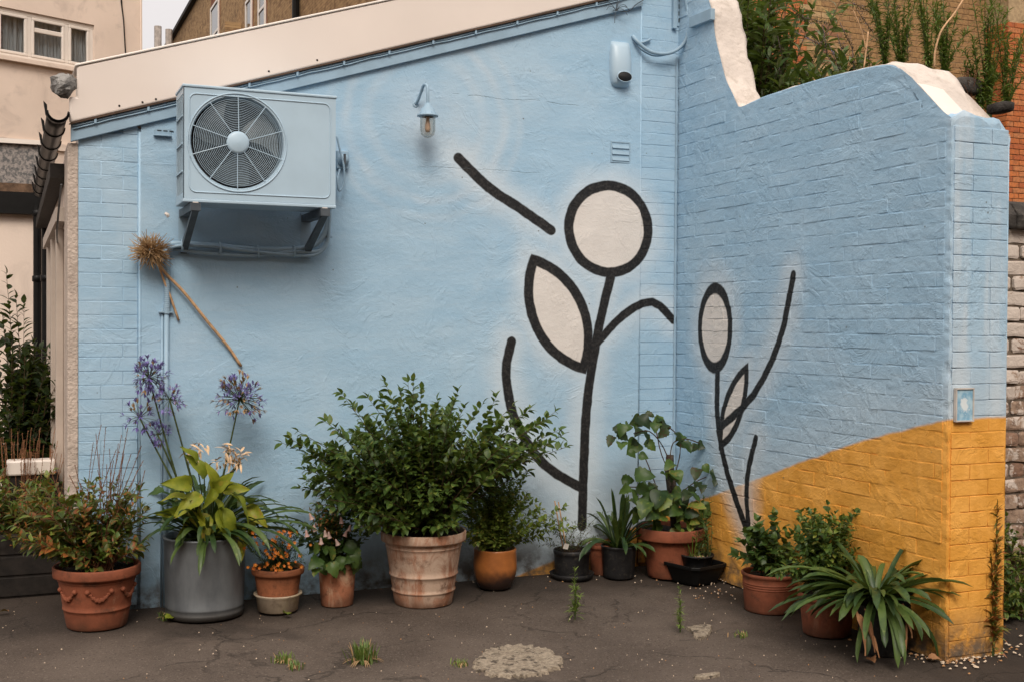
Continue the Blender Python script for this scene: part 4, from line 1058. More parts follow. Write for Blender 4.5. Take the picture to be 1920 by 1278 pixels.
for x, y in tops:
    e_ = local_px(p1, x, y, R.uniform(-.1, .1)); b_ = Vector((R.uniform(-.08, .08), R.uniform(-.08, .06), h-.03)); P = bez(b_, (b_+e_)/2+Vector((R.uniform(-.04, .04), 0, .02)), e_, 14)
    spk.tube(P, .0017, 4, False)
    for i in range(5, 15):
        for q in range(6 if i > 7 else 1):
            pp_ = P[i-1].lerp(P[i], R.random()); d = dirn(R, .5); spk.add(*LS['petal'], lmat(pp_, d, R.uniform(.006, .011), R))
    for i in range(3, 10):
        if R.random() < .6: L.append(('oval', R.choice([L_rust, L_fine, L_broad]), lmat(P[i], dirn(R, .2), .045*R.uniform(.6, 1), R)))
sm.build('stem', M_rust, p1, fix=False); spk.build('seed_spike', L_seed, p1, kind='stuff', fix=False)
put_leaves(p1, L, 260)

# ------------------------------------------------------------------ left planter behind, with taller dried spires and a dark shrub
tr = thing('planter_trough', 'dark wooden trough with dried reddish spires in the shade at the left edge', 'planter', PG(40, 1118))
m = MB(); m.box((-.55, -.02, 0), (.36, 0, .36)); bevel(m.build('front_board', M_wood, tr), .004)
for k in range(3):
    mb = MB(); mb.box((-.55, -.028, .012+k*.118), (.36, -.0205, .118+k*.118)); bevel(mb.build('plank', M_wood, tr), .004)
m = MB(); m.box((-.55, .0, 0), (-.53, .3, .36)); m.box((.34, .0, 0), (.36, .3, .36)); m.box((-.55, .3, 0), (.36, .32, .36)); m.build('side_board', M_wood, tr)
m = MB(); m.box((-.53, .0, 0), (.34, .3, .33)); m.build('soil', M_soil, tr)
R = random.Random(33)
L, sm = shrub(tr, (0, .12, .32), [local_px(tr, R.uniform(-60, 130), R.uniform(880, 1030), R.uniform(-.1, .3)) for _ in range(100)], ('oval', 'lance'), [L_rust, L_fine, L_fine, L_broad], .048, .022, R, .0025, .1, bow=.1)
spk = MB()
for k in range(48):
    x = R.uniform(0, 125); e_ = local_px(tr, x, R.uniform(800, 880), R.uniform(0, .2)); b_ = Vector((e_.x*.6, .1, .32)); P = bez(b_, (b_+e_)/2+Vector((R.uniform(-.03, .03), 0, .02)), e_, 14); spk.tube(P, .0016, 4, False)
    for i in range(5, 15):
        for q in range(6): spk.add(*LS['petal'], lmat(P[i-1].lerp(P[i], R.random()), dirn(R, .5), R.uniform(.006, .012), R))
sm.build('stem', M_rust, tr, fix=False); spk.build('seed_spike', L_seed, tr, kind='stuff', fix=False); put_leaves(tr, L, 200)
# dark shrub further back
sh = thing('dark_shrub', 'tall dark green shrub against the white wall at the left edge', 'shrub', PG(30, 1040, 0)+Vector((0, 0, 0)))
R = random.Random(35); tg = [local_px(sh, R.gauss(62, 42), R.uniform(655, 900), R.uniform(-.2, .3)) for _ in range(190)]+[local_px(sh, x, y, 0) for x, y in ((12, 515), (30, 560), (5, 600), (20, 640), (45, 570), (115, 640), (120, 690), (60, 645), (-20, 560), (95, 655))]
L, sm = shrub(sh, (0, 0, .15), tg, ('oval', 'lance'), [L_darkb], .085, .035, R, .005, .4, bow=.12)
sm.build('stem', M_stembr, sh, fix=False); put_leaves(sh, L, 280)
# pale window sill box seen through the stems
wsb = PA(12, 892, .6); m = MB(); m.box((0, 0, 0), (.26, .12, .085)); o = bevel(m.build('white_box', M_upvc, loc=wsb), .01); tag(o, 'plain white box half hidden behind the dried spires', 'box')
m = MB(); m.box((.02, .02, -wsb.z), (.28, .10, -.001)); m.build('box_stand', M_wood, o)

# ------------------------------------------------------------------ 2 galvanised bin
g, h, rb, rt = pot_xy(384, 1166, 1000, 71, 75)
p2 = thing('potted_plant', 'grey metal bin holding violet agapanthus and large chartreuse leaves', 'potted plant', g)
m = MB(); m.lathe([(0, .002), (rb, .002), (rb, .02), (rb+.003, .024), (rb, .03), (rb+.001, .05), (rb+.004, .054), (rb+.001, .06)]+[(rb+(rt-rb)*k/6, h*k/6) for k in range(2, 6)]+[(rt, h-.014), (rt+.005, h-.008), (rt+.005, h-.002), (rt, h), (rt-.008, h), (rt-.010, h-.05)], 64)
mg = NT('dull_zinc'); w = mg.pos(); c = mg.mix(mg.ss(mg.noise(mg.vm('MULTIPLY', w, (1, 1, .4)), 6, 6, .65), .3, .7), (.10, .11, .12), (.17, .185, .195))
c = mg.mix(mg.ss(mg.sep(mg.obj())[2], .08, .0, 0, .7), c, (.06, .045, .03)); c = mg.mix(mg.ss(mg.noise(w, 5, 3, .5, 1), .60, .66, 0, .7), c, (.06, .065, .07))
m.build('bin', mg.fin(c, .5, mg.bump(mg.noise(w, 4, 3), .3, .02), .35, .5), p2, True)
m = MB(); m.lathe([(0, h-.03), (rt-.012, h-.035)], 24); m.build('soil', M_soil, p2)
R = random.Random(41)
blades(p2, (0, 0, h-.03), 62, .44, .026, L_strap, R, el=(.55, 1.4), droop=1.5, rad=.08)
blades(p2, (0, -.08, h-.02), 26, .30, .026, L_strap, R, el=(.3, 1.2), droop=1.6, az=(3.4, 6.0), rad=.06)
blades(p2, (.06, -.02, h-.03), 16, .50, .026, L_strap, R, el=(.3, .8), droop=1.2, az=(-1.2, .6), rad=.08)
big = []; pet = MB()
for x, y, sz, ax in ((372, 872, .17, 1.9), (338, 905, .18, 2.9), (415, 905, .16, .5), (352, 945, .19, 3.6), (372, 970, .21, 4.3), (412, 950, .17, 4.9), (428, 985, .22, 5.2), (455, 945, .19, 5.9), (468, 990, .24, 5.3), (395, 930, .15, 4.4), (325, 930, .15, 3.3), (360, 850, .13, 1.5), (448, 1012, .20, 5.0), (440, 915, .15, .1), (318, 960, .14, 3.7), (398, 890, .15, 1.3), (385, 985, .18, 4.8), (345, 985, .16, 4.2), (480, 965, .17, 5.7), (405, 1000, .16, 4.7)):
    tip = local_px(p2, x, y, R.uniform(-.26, -.12)); base = Vector((cos(ax)*.03, -.06, h-.02)); sz *= .84; ax += R.uniform(-.5, .5); d = Vector((cos(ax), R.uniform(-.9, .1), sin(ax)*.8)).normalized()
    st = tip-d*sz*.45; big.append(('ribbed%d' % R.randrange(3), L_lime, lmat(st, d, sz, R, R.uniform(-.8, .8), up=(R.uniform(-.6, .6), -.9, R.uniform(.2, 1.2)))))
    pet.tube(bez(base, (base+st)/2+Vector((0, -.02, .05)), st, 6), .0035, 5)
pet.build('leaf_stalk', M_stem, p2, True)
for k in range(30): big.append((R.choice(['big0', 'big1']), L_broad, lmat(local_px(p2, R.uniform(295, 480), R.uniform(900, 990), R.uniform(-.15, .05)), dirn(R, 0)+Vector((0, -.6, 0)), R.uniform(.06, .10), R)))
big.sort(key=lambda q: 0); put_leaves(p2, big, 300)
heads = [(280, 708, .115, 95, .15), (318, 748, .095, 36, .2), (262, 783, .10, 34, .2), (296, 815, .07, 24, .2), (449, 748, .155, 130, .4)]
for x, y, r_, n_, dr in heads:
    c_ = local_px(p2, x, y, R.uniform(-.08, .02)); flower_head(p2, c_, r_, R, n_, dry=dr)
    b_ = Vector((R.uniform(-.06, .06), R.uniform(-.05, .05), h-.03)); mb = MB(); mb.tube(bez(b_, (b_+c_)/2+Vector((c_.x*.12, 0, .08)), c_, 10), [.006]*6+[.0045]*5, 6); mb.build('flower_stem', M_stem, p2, True)
# withered pale blooms among the leaves
mb = MB()
for x, y, n_ in ((362, 850, 20), (432, 850, 34), (448, 862, 30), (415, 868, 14), (375, 838, 12)):
    c_ = local_px(p2, x, y, -.12)
    for k in range(n_): mb.add(*LS['lance'], lmat(c_+Vector((R.gauss(0, .022), R.gauss(0, .02), R.gauss(.01, .02))), dirn(R, -.2), R.uniform(.04, .075), R))
mb.build('withered_flower', simple('withered_cream', (.62, .44, .27), .8, .2, 40), p2, True, fix=False)

# ------------------------------------------------------------------ 3 small pot with orange flowers on a buff saucer pot
g, h, rb, rt = pot_xy(521, 1153, 1058, 39, 49)
p3 = thing('potted_plant', 'small terracotta pot of tiny orange flowers set in a buff saucer bowl', 'potted plant', g)
s_ = scale_at(g); hb = 28/s_
m = MB(); m.lathe([(0, .002), (rb*.85, .002), (rb*.95, .01), (rb*1.02, hb), (rb*1.15, hb+.012), (rb*1.15, hb+.020), (rb*.98, hb+.016), (rb*.9, hb-.01), (0, hb-.012)], 40); m.build('saucer_bowl', M_buff, p3, True)
pot3 = thing('x', '', '')
bpy.data.objects.remove(pot3)
m = MB(); m.lathe([(r_, z_+hb-.008) for r_, z_ in potprof(h-hb, rb*.93, rt, .038, .010)], 48, wob=.01); m.build('pot', M_terra, p3, True)
m = MB(); m.lathe([(0, h-.03), (rt-.012, h-.035)], 24); m.build('soil', M_soil, p3)
R = random.Random(51)
L, sm = shrub(p3, (0, 0, h-.03), [local_px(p3, R.gauss(520, 30), R.uniform(985, 1062), R.uniform(-.14, .08)) for _ in range(110)], 'lance', [L_broad, L_darkb], .020, .011, R, .0014, .15)
sm.build('stem', M_stem, p3, fix=False); put_leaves(p3, L, 60)
fm = MB()
for q in range(5): fm.add(*LS['petal'], Matrix.Rotation(2*pi*q/5, 4, 'Z')@Matrix.Rotation(-.35, 4, 'Y')@Matrix.Diagonal((1, 1.8, 1, 1)))
fme = fm.mesh('flower', L_orange, True)
for k in range(72):
    x, y = R.gauss(518, 30), R.uniform(995, 1068); p = local_px(p3, x, y, -.10+R.uniform(-.05, .05))
    d = Vector((R.uniform(-.5, .5), -1, R.uniform(-.1, .8))).normalized()
    Mx = (d.to_track_quat('Z', 'Y').to_matrix().to_4x4())@Matrix.Scale(R.uniform(.009, .0145), 4); Mx.translation = p; link('flower', fme, p3, M=Mx)

# ------------------------------------------------------------------ 4 tall terracotta with pink bells
g, h, rb, rt = pot_xy(632, 1139, 1052, 30, 37)
p4 = thing('potted_plant', 'narrow stained terracotta pot with toothed green leaves and pale pink bell flowers', 'potted plant', g)
make_pot(p4, h, rb, rt, M_terrastain, rimh=.03, rimw=.005)
R = random.Random(61)
L, sm = shrub(p4, (0, 0, h-.03), [local_px(p4, R.gauss(628, 36), R.uniform(930, 1040), R.uniform(-.14, .1)) for _ in range(50)], ('oval', 'oval', 'big1'), [L_broad, L_bush], .045, .028, R, .002, .2)
for k in range(26): L.append((R.choice(['big0', 'big1', 'big2']), L_broad, lmat(local_px(p4, R.uniform(590, 672), R.uniform(1015, 1066), R.uniform(-.16, -.05)), Vector((R.uniform(-.7, .7), -.5, -R.uniform(.2, 1))), R.uniform(.06, .095), R, up=(0, -1, .3))))
sm.build('stem', M_stembr, p4, fix=False); put_leaves(p4, L, 140)
mb = MB(); mb2 = MB()
for k in range(150):
    c_ = R.choice([(592, 955), (605, 975), (628, 965), (585, 985), (618, 990)]); p = local_px(p4, c_[0]+R.gauss(0, 9), c_[1]+R.gauss(0, 10), -.13+R.uniform(-.03, .05)); mb2.add(*LS['petal'], lmat(p, dirn(R, -.6), R.uniform(.016, .026), R))
mb2.build('calyx', L_rust, p4, True, kind='stuff', fix=False)
for x, y in ((583, 968), (610, 1000), (617, 1003), (648, 1000), (602, 1014), (590, 990), (632, 1016), (640, 975), (575, 1000), (655, 990)):
    p = local_px(p4, x, y, -.16); mb = MB(); mb.lathe([(.002, .022), (.006, .016), (.0075, .004), (.013, -.012), (.015, -.014)], 8, Matrix.Translation(p)@Matrix.Rotation(R.uniform(-.4, .4), 4, 'Y')); mb.build('bell_flower', L_pink, p4, True)

# ------------------------------------------------------------------ 5 the large pot with the big shrub
g, h, rb, rt = pot_xy(794, 1141, 992, 54, 80)
p5 = thing('potted_plant', 'largest limed terracotta pot with two raised bands holding a big glossy green shrub', 'potted plant', g)
make_pot(p5, h, rb, rt, M_terrapale, rimh=.055, rimw=.014, bands=((h*.42, .008), (h*.20, .008), (h*.80, .004)))
R = random.Random(71); T = []
while len(T) < 290:
    x, y = R.uniform(560, 1010), R.uniform(740, 990)
    if x > 870 and y > 885: continue
    if ((x-785)/(215+45*noise.noise((x*.02, y*.02, 1))))**2+((y-880)/(125+50*noise.noise((x*.02, y*.02, 7))))**2 < 1: T.append(local_px(p5, x, y, R.uniform(-.36, .24)))
L, sm = shrub(p5, (0, 0, h-.03), T, 'oval', [L_bush, L_bush, L_broad], .062, .026, R, .004, .36, bow=.12)
spr = [(722, 716), (765, 716), (750, 735), (775, 714), (790, 730), (858, 735), (905, 757), (870, 765), (642, 738), (660, 758), (530, 830), (560, 808), (570, 880), (562, 915), (1060, 838), (1040, 772), (1012, 795), (985, 770), (960, 760), (1055, 815), (950, 785), (1020, 850), (690, 745), (610, 790), (820, 750), (1030, 832), (1000, 835), (1048, 805), (975, 845), (1025, 785), (995, 765), (590, 900), (600, 845), (545, 822), (585, 870), (930, 745)]
L2, sm = shrub(p5, (0, 0, h+.1), [local_px(p5, x, y, R.uniform(-.2, .05)) for x, y in spr], 'oval', [L_bush, L_broad], .066, .028, R, .0035, .45, bow=.06, stems=sm, up=.1)
sm.build('stem', M_stembr, p5, fix=False); put_leaves(p5, L+L2, 298)

# ------------------------------------------------------------------ 6 round glazed pot
g, h, rb, rt = pot_xy(928, 1107, 1026, 24, 40)
p6 = thing('potted_plant', 'rounded orange glazed pot with dark scorched base holding airy light green foliage', 'potted plant', g)
m = MB(); R6 = rt*1.02
m.lathe([(0, .001), (rb, .001), (rb*1.25, .012), (R6*.86, h*.18), (R6*.97, h*.36), (R6, h*.55), (R6*.99, h*.75), (R6*.97, h*.90), (R6*.98, h-.006), (R6*.96, h), (R6*.9, h), (R6*.88, h-.05)], 48); m.build('pot', M_glaze, p6, True)
m = MB(); m.lathe([(0, h-.03), (R6*.89, h-.035)], 24); m.build('soil', M_soil, p6)
R = random.Random(81)
L, sm = shrub(p6, (0, 0, h-.03), [local_px(p6, R.gauss(930, 46), R.uniform(875, 1018), R.uniform(-.18, .06)) for _ in range(125)]+[local_px(p6, x, y, -.05) for x, y in ((1012, 965), (1030, 985), (990, 930), (975, 905), (865, 1000), (870, 960), (1040, 975))], 'oval', [L_fine], .036, .017, R, .0016, .15, up=.2)
sm.build('stem', M_stem, p6, fix=False); put_leaves(p6, L, 260)

# ------------------------------------------------------------------ 7 black pot in a saucer
g, h, rb, rt = pot_xy(1072, 1090, 1028, 33, 35)
p7 = thing('potted_plant', 'black plastic pot on a round saucer with bamboo canes and a white plant label', 'potted plant', g)
m = MB(); m.lathe([(0, .001), (rb*1.15, .001), (rb*1.28, .034), (rb*1.24, .036), (rb*1.12, .006), (0, .006)], 40); m.build('saucer', M_blackmat, p7, True)
make_pot(p7, h, rb*.95, rt, M_blackmat, rimh=.03, rimw=.004, wall=.004)
R = random.Random(91)
for a_, b_ in (((1056, 1028), (1040, 938)), ((1062, 1028), (1047, 940))):
    mb = MB(); P0, P1 = local_px(p7, *a_, -.05), local_px(p7, *b_, -.02); mb.tube([P0, P0.lerp(P1, .3), P0.lerp(P1, .6), P1], .0042, 6); mb.build('bamboo_cane', M_straw, p7, True)
m = MB(); q_ = local_px(p7, 1061, 1024, -.10); m.box((-.016, -.002, -.014), (.016, 0, .020)); o = m.build('plant_label', simple('white_label', (.72, .68, .62), .5), p7); o.location = q_; o.rotation_euler = (.2, .25, 0)
L, sm = shrub(p7, (0, 0, h-.02), [local_px(p7, R.gauss(1068, 38), R.uniform(945, 1030), R.uniform(-.1, .06)) for _ in range(34)], 'lance', [L_darkb, L_bush], .024, .014, R, .0013, .2)
sm.build('stem', M_stembr, p7, fix=False); put_leaves(p7, L, 120)
# terracotta pot in the shade between 7 and 8
g, h, rb, rt = pot_xy(1108, 1072, 1010, 24, 32); g.y = max(g.y, -.07) if g.y > -.07 else g.y
px7 = thing('plant_pot', 'empty terracotta pot in shadow between the two black pots', 'plant pot', (g.x, -.06-rt*.6, 0)); make_pot(px7, h, rb*.8, rt*.8, M_terra2, rimh=.03, rimw=.006)

# ------------------------------------------------------------------ 8 black pot with strap leaves
g, h, rb, rt = pot_xy(1160, 1087, 1020, 29, 34)
p8 = thing('potted_plant', 'plain black pot with upright strap leaves beside the labelled pot', 'potted plant', g)
make_pot(p8, h, rb, rt, M_blackmat, rimh=.02, rimw=.003, wall=.004)
R = random.Random(101)
blades(p8, (0, 0, h-.03), 40, .34, .030, L_strap, R, el=(.5, 1.45), droop=1.3, rad=.04)
blades(p8, (0, 0, h-.03), 8, .36, .030, L_strap, R, el=(1.2, 1.5), droop=.3, rad=.03)

# ------------------------------------------------------------------ 9 wide terracotta pot with tall woody plant
g, h, rb, rt = pot_xy(1257, 1088, 985, 42, 65)
p9 = thing('potted_plant', 'wide rimmed terracotta pot in the corner with a woody stump and broad leaves', 'potted plant', g+Vector((0, .0, 0)))
make_pot(p9, h, rb, rt, M_terra2, rimh=.075, rimw=.018)
R = random.Random(111)
mb = MB(); mb.tube([local_px(p9, 1268, 1000), local_px(p9, 1262, 930), local_px(p9, 1255, 880), local_px(p9, 1256, 852)], [.03, .034, .030, .024], 9); mb.build('stump', simple('grey_bark', (.07, .055, .042), .9, .5, 20, 1, .02), p9, True)
sm = MB(); L = []
for pts in ([(1262, 900), (1240, 850), (1228, 800), (1212, 782)], [(1262, 890), (1245, 840), (1218, 808), (1188, 812)], [(1262, 900), (1275, 850), (1270, 815), (1240, 790)], [(1256, 860), (1262, 830), (1285, 822), (1312, 830)], [(1230, 910), (1215, 870), (1205, 848)], [(1268, 930), (1300, 905), (1335, 890), (1345, 895)], [(1265, 940), (1215, 915), (1175, 912)], [(1258, 930), (1225, 925), (1195, 935)]):
    P = crv([local_px(p9, *q, R.uniform(-.1, 0)) for q in pts], 4); sm.tube(P, .0035, 5, False)
for x, y, sz, k in ((1205, 800, .09, 4), (1180, 815, .10, 4), (1165, 800, .08, 3), (1215, 785, .07, 3), (1235, 795, .08, 3), (1190, 845, .075, 2), (1206, 838, .08, 2), (1170, 785, .06, 2), (1250, 810, .09, 4), (1268, 825, .075, 3), (1290, 828, .08, 2), (1308, 832, .07, 2), (1275, 845, .06, 1), (1205, 905, .11, 4), (1180, 912, .10, 3), (1225, 935, .12, 5), (1195, 935, .11, 4), (1265, 885, .10, 3), (1250, 935, .11, 5), (1290, 920, .10, 5), (1262, 960, .11, 5), (1285, 955, .11, 5), (1300, 900, .09, 3), (1330, 893, .08, 3), (1240, 975, .11, 4), (1300, 975, .09, 4), (1278, 990, .09, 4), (1245, 895, .08, 2), (1320, 945, .08, 4)):
    for q in range(k):
        p = local_px(p9, x+R.gauss(0, 11), y+R.gauss(0, 9), R.uniform(-.18, .02)); L.append((R.choice(['big0', 'big1', 'big2', 'heart']), R.choice([L_bush, L_broad, L_broad, L_fine] if y > 930 else [L_bush, L_broad, L_darkb]), lmat(p, Vector((R.uniform(-1, 1), -.5, R.uniform(-.9, .2))), sz*R.uniform(.7, 1.1), R, up=(0, -.8, .6))))
sm.build('stem', M_stembr, p9, fix=False); put_leaves(p9, L, 200)

# ------------------------------------------------------------------ 10 black square planter
g, h, rb, rt = pot_xy(1303, 1098, 1052, 40, 47)
p10 = thing('potted_plant', 'low square black plastic planter holding a round pot with bark chips and a spiky seedling', 'potted plant', g)
m = MB(); a_, b_ = rb*.82, rt*.92
def ringsq(w, z): 
    c_ = w*.25; return [(w, -w+c_, z), (w, w-c_, z), (w-c_, w, z), (-w+c_, w, z), (-w, w-c_, z), (-w, -w+c_, z), (-w+c_, -w, z), (w-c_, -w, z)]
vs = []; zs_ = [(a_, .001), (b_, h*.82), (b_*1.08, h*.84), (b_*1.08, h), (b_*.98, h), (b_*.94, h*.6), (0.01, h*.6)]
for w_, z_ in zs_: vs += ringsq(w_, z_)
fs = [(i*8+k, i*8+(k+1) % 8, (i+1)*8+(k+1) % 8, (i+1)*8+k) for i in range(len(zs_)-1) for k in range(8)]+[tuple(range(8))]
m.add(vs, fs, Matrix.Rotation(.25, 4, 'Z')); bevel(m.build('planter', M_black, p10), .003)
m = MB(); m.lathe([(b_*.55, h*.61), (b_*.70, h+.035), (b_*.74, h+.035), (b_*.74, h+.045), (b_*.68, h+.045), (b_*.66, h+.02), (0, h+.02)], 32, Matrix.Translation((.02, .01, 0))); m.build('inner_pot', M_blackmat, p10, True)
R = random.Random(121); M_bark = simple('pale_bark_chip', (.45, .30, .18), .85, .3, 40)
for k in range(22):
    mb = MB(); s_ = R.uniform(.007, .015); mb.lathe([(0, 1), (.8, .6), (1, -.1), (.6, -.7), (0, -.8)], 6, Matrix.Rotation(R.random()*6, 4, 'X')@Matrix.Diagonal((s_, s_*.7, s_, 1))); o = mb.build('bark_chip', M_bark, p10); a__ = R.uniform(0, 6.3); rr_ = R.uniform(.1, .62)*b_; o.location = (.02+rr_*cos(a__), .01+rr_*sin(a__), h+.03)
blades(p10, (-.02, 0, h+.02), 26, .16, .007, L_fine, R, el=(.5, 1.4), droop=.8, rad=.02)
L, sm = shrub(p10, (.05, 0, h+.02), [local_px(p10, R.gauss(1320, 14), R.uniform(930, 1030), R.uniform(-.06, .06)) for _ in range(16)], 'lance', [L_broad], .04, .02, R, .003, .4)
sm.build('stem', M_stem, p10, fix=False); put_leaves(p10, L, 100)

# ------------------------------------------------------------------ 11 right terracotta with broad leaves
g, h, rb, rt = pot_xy(1443, 1153, 1070, 47, 53)
p11 = thing('potted_plant', 'terracotta pot with incised rings and broad soft green leaves below the ochre band', 'potted plant', g)
make_pot(p11, h, rb, rt, M_terra2, rimh=.022, rimw=.006, bands=((h*.62, .003), (h*.68, .003), (h*.74, .003)))
R = random.Random(131)
L, sm = shrub(p11, (0, 0, h-.03), [local_px(p11, R.gauss(1440, 32), R.uniform(985, 1060), R.uniform(-.12, .1)) for _ in range(42)]+[local_px(p11, 1452, 965, -.02), local_px(p11, 1420, 975, 0)], ('big0', 'big1', 'oval'), [L_broad, L_broad, L_bush], .062, .040, R, .003, .25)
sm.build('stem', M_stem, p11, fix=False); put_leaves(p11, L, 240)
# ------------------------------------------------------------------ 12 terracotta with bushy mint
g, h, rb, rt = pot_xy(1550, 1196, 1108, 44, 54)
p12 = thing('potted_plant', 'shaded terracotta pot with a tall bushy mound of small toothed leaves', 'potted plant', g)
make_pot(p12, h, rb, rt, M_terra2, rimh=.035, rimw=.008)
R = random.Random(141)
L, sm = shrub(p12, (0, 0, h-.03), [local_px(p12, R.gauss(1540, 34), R.uniform(955, 1085), R.uniform(-.18, .14)) for _ in range(115)]+[local_px(p12, 1552, 945, 0), local_px(p12, 1583, 975, 0), local_px(p12, 1500, 1000, 0), local_px(p12, 1470, 1065, -.05), local_px(p12, 1480, 1040, -.05), local_px(p12, 1465, 1030, 0)], ('oval', 'oval', 'big1'), [L_broad, L_broad, L_fine], .040, .020, R, .0025, .2)
sm.build('stem', M_stem, p12, fix=False); put_leaves(p12, L, 290)
# ------------------------------------------------------------------ 13 black pot with big strap-leaf plant
g, h, rb, rt = pot_xy(1655, 1231, 1128, 42, 50)
p13 = thing('potted_plant', 'black pot with sprawling strap leaves and hanging dead brown leaves nearest the wall end', 'potted plant', g)
make_pot(p13, h, rb, rt, M_blackmat, rimh=.02, rimw=.003, wall=.004)
R = random.Random(151)
c13 = (-.05, 0, h+.02)
blades(p13, c13, 50, .35, .036, L_strap, R, el=(.1, 1.2), droop=1.1, rad=.05)
blades(p13, c13, 32, .47, .034, L_strap, R, el=(.15, .7), droop=.9, az=(2.6, 4.4), rad=.04)
blades(p13, c13, 16, .46, .034, L_strap, R, el=(.2, .8), droop=.8, az=(-1.4, .5), rad=.04)
blades(p13, (-.05, -.02, h), 12, .36, .034, L_strap, R, el=(-.1, .4), droop=2.2, az=(3.6, 5.9), rad=.05)
for x0_, y0_, x1_, y1_ in ((1603, 1140, 1622, 1228), (1622, 1140, 1640, 1222), (1612, 1150, 1648, 1232), (1682, 1135, 1690, 1218), (1700, 1140, 1697, 1225), (1692, 1130, 1710, 1195)):
    P0 = local_px(p13, x0_, y0_, -.12); P1 = local_px(p13, x1_, y1_, -.20); P1.z = max(.012, P1.z)
    vs = []; fs = []; P = bez(P0, (P0+P1)/2+Vector((R.uniform(-.03, .03), -.03, 0)), P1, 9)
    for i, q_ in enumerate(P):
        w_ = R.uniform(.004, .012)*(.4+sin(pi*min(1, (i+1)/9))); vs += [tuple(q_+Vector((-w_, 0, 0))), tuple(q_+Vector((0, -.006, 0))), tuple(q_+Vector((w_, .002, 0)))]
    for i in range(9): b = i*3; fs += [(b, b+3, b+4, b+1), (b+1, b+4, b+5, b+2)]
    mb = MB(); mb.add(vs, fs); mb.build('dead_leaf', L_deadleaf, p13, True, fix=False)

# ------------------------------------------------------------------ weeds in the asphalt and by the wall
def conifer_weed(px, py, top, r, label, mat=L_weed, n=1, group=None, seed=0, sz=.03, lean=0):
    g = PG(px, py); s_ = scale_at(g); H_ = (py-top)/s_; R = random.Random(seed+7); rt_ = thing('weed', label, 'weed', g, group)
    mb = MB(); fo = MB()
    for q in range(4):
        hh = H_*(1 if q == 0 else R.uniform(.45, .8)); ln = (lean if q == 0 else R.uniform(-.5, .5)*r/s_)
        P = bez((R.uniform(-.006, .006), 0, -.01), (ln*.2, R.uniform(-.01, .01), hh*.5), (ln+R.uniform(-.01, .01), 0, hh), 10); mb.tube(P, [.003*(1-.07*i) for i in range(11)], 4)
        for k in range(int(hh/.004)):
            u = R.uniform(.05, 1)**.8*10; i = min(9, int(u)); p = P[i].lerp(P[i+1], u-i)
            fo.add(*LS['lance'], lmat(p, dirn(R, .7), r/s_*R.uniform(.35, 1.0)*(1.1-.055*u), R)@Matrix.Diagonal((1, .8, 1, 1)))
    mb.build('stem', M_stem, rt_); fo.build('foliage', mat, rt_, True, kind='stuff', fix=False); return rt_
conifer_weed(1079, 1158, 1066, 24, 'feathery green weed sprouting from the asphalt before the labelled pot', seed=1)
conifer_weed(1275, 1182, 1100, 20, 'slim green weed beside the small concrete patch', seed=2)
w3 = conifer_weed(1862, 1229, 940, 40, 'tall reddish green weed growing up the right end of the ochre pier', mat=L_rust, seed=3, lean=.015)
def tuft(px, py, h_px, w_px, n, label, mats, seed):
    g = PG(px, py); s_ = scale_at(g); R = random.Random(seed); t_ = thing('grass_tuft', label, 'grass tuft', g); mb = MB()
    for k in range(n):
        a_ = R.uniform(0, 6.3); d = Vector((cos(a_)*R.uniform(.05, .5), sin(a_)*.4, 1)); Ln = h_px/s_*R.uniform(.5, 1.05)
        me = blade_mesh((R.gauss(0, w_px/s_*.25), R.gauss(0, .02), -.004), d, Ln, .0045, .5, mats[0], R, n=4); mb.add([v.co for v in me.vertices], [tuple(p.vertices) for p in me.polygons], None, 0 if R.random() < .85 else 1); bpy.data.meshes.remove(me)
    for k in range(n//6):
        a_ = R.uniform(2.5, 6.8); me = blade_mesh((0, 0, .01), (cos(a_), sin(a_), .3), h_px/s_*.9, .004, .8, mats[1], R, n=4); mb.add([v.co for v in me.vertices], [tuple(p.vertices) for p in me.polygons], None, 1); bpy.data.meshes.remove(me)
    mb.build('blades', mats, t_, True, kind='stuff', fix=False)
tuft(681, 1240, 46, 40, 130, 'green grass tuft with straw blades in the crack at front centre', [L_weed, L_dry], 1)
tuft(532, 1240, 22, 36, 60, 'small low grass tuft near the front left crack', [L_weed, L_dry], 2)
tuft(553, 1252, 18, 26, 40, 'tiny grass tuft just right of the low one at the front left', [L_weed, L_dry], 3)
tuft(862, 1246, 16, 22, 36, 'tiny green tuft at the left edge of the concrete patch', [L_weed, L_dry], 4)
tuft(1388, 1192, 14, 24, 30, 'tiny weed tuft in front of the ringed terracotta pot', [L_weed, L_dry], 5)
tuft(308, 1160, 18, 16, 26, 'small tuft at the left foot of the metal bin', [L_broad, L_dry], 6)
wr = thing('weed_clump', 'dark leafy weeds at the foot of the old whitewashed brick wall', 'weeds', PG(1905, 1150))
R = random.Random(161)
L, sm = shrub(wr, (0, 0, 0), [local_px(wr, R.gauss(1905, 26), R.uniform(960, 1160), R.uniform(-.25, .2)) for _ in range(150)]+[local_px(wr, x, y, 0) for x, y in ((1880, 900), (1900, 960), (1915, 940), (1890, 985))], ('oval', 'lance'), [L_bush, L_broad, L_fine], .048, .024, R, .002, .1)
sm.build('stem', M_stem, wr, fix=False); put_leaves(wr, L, 200)
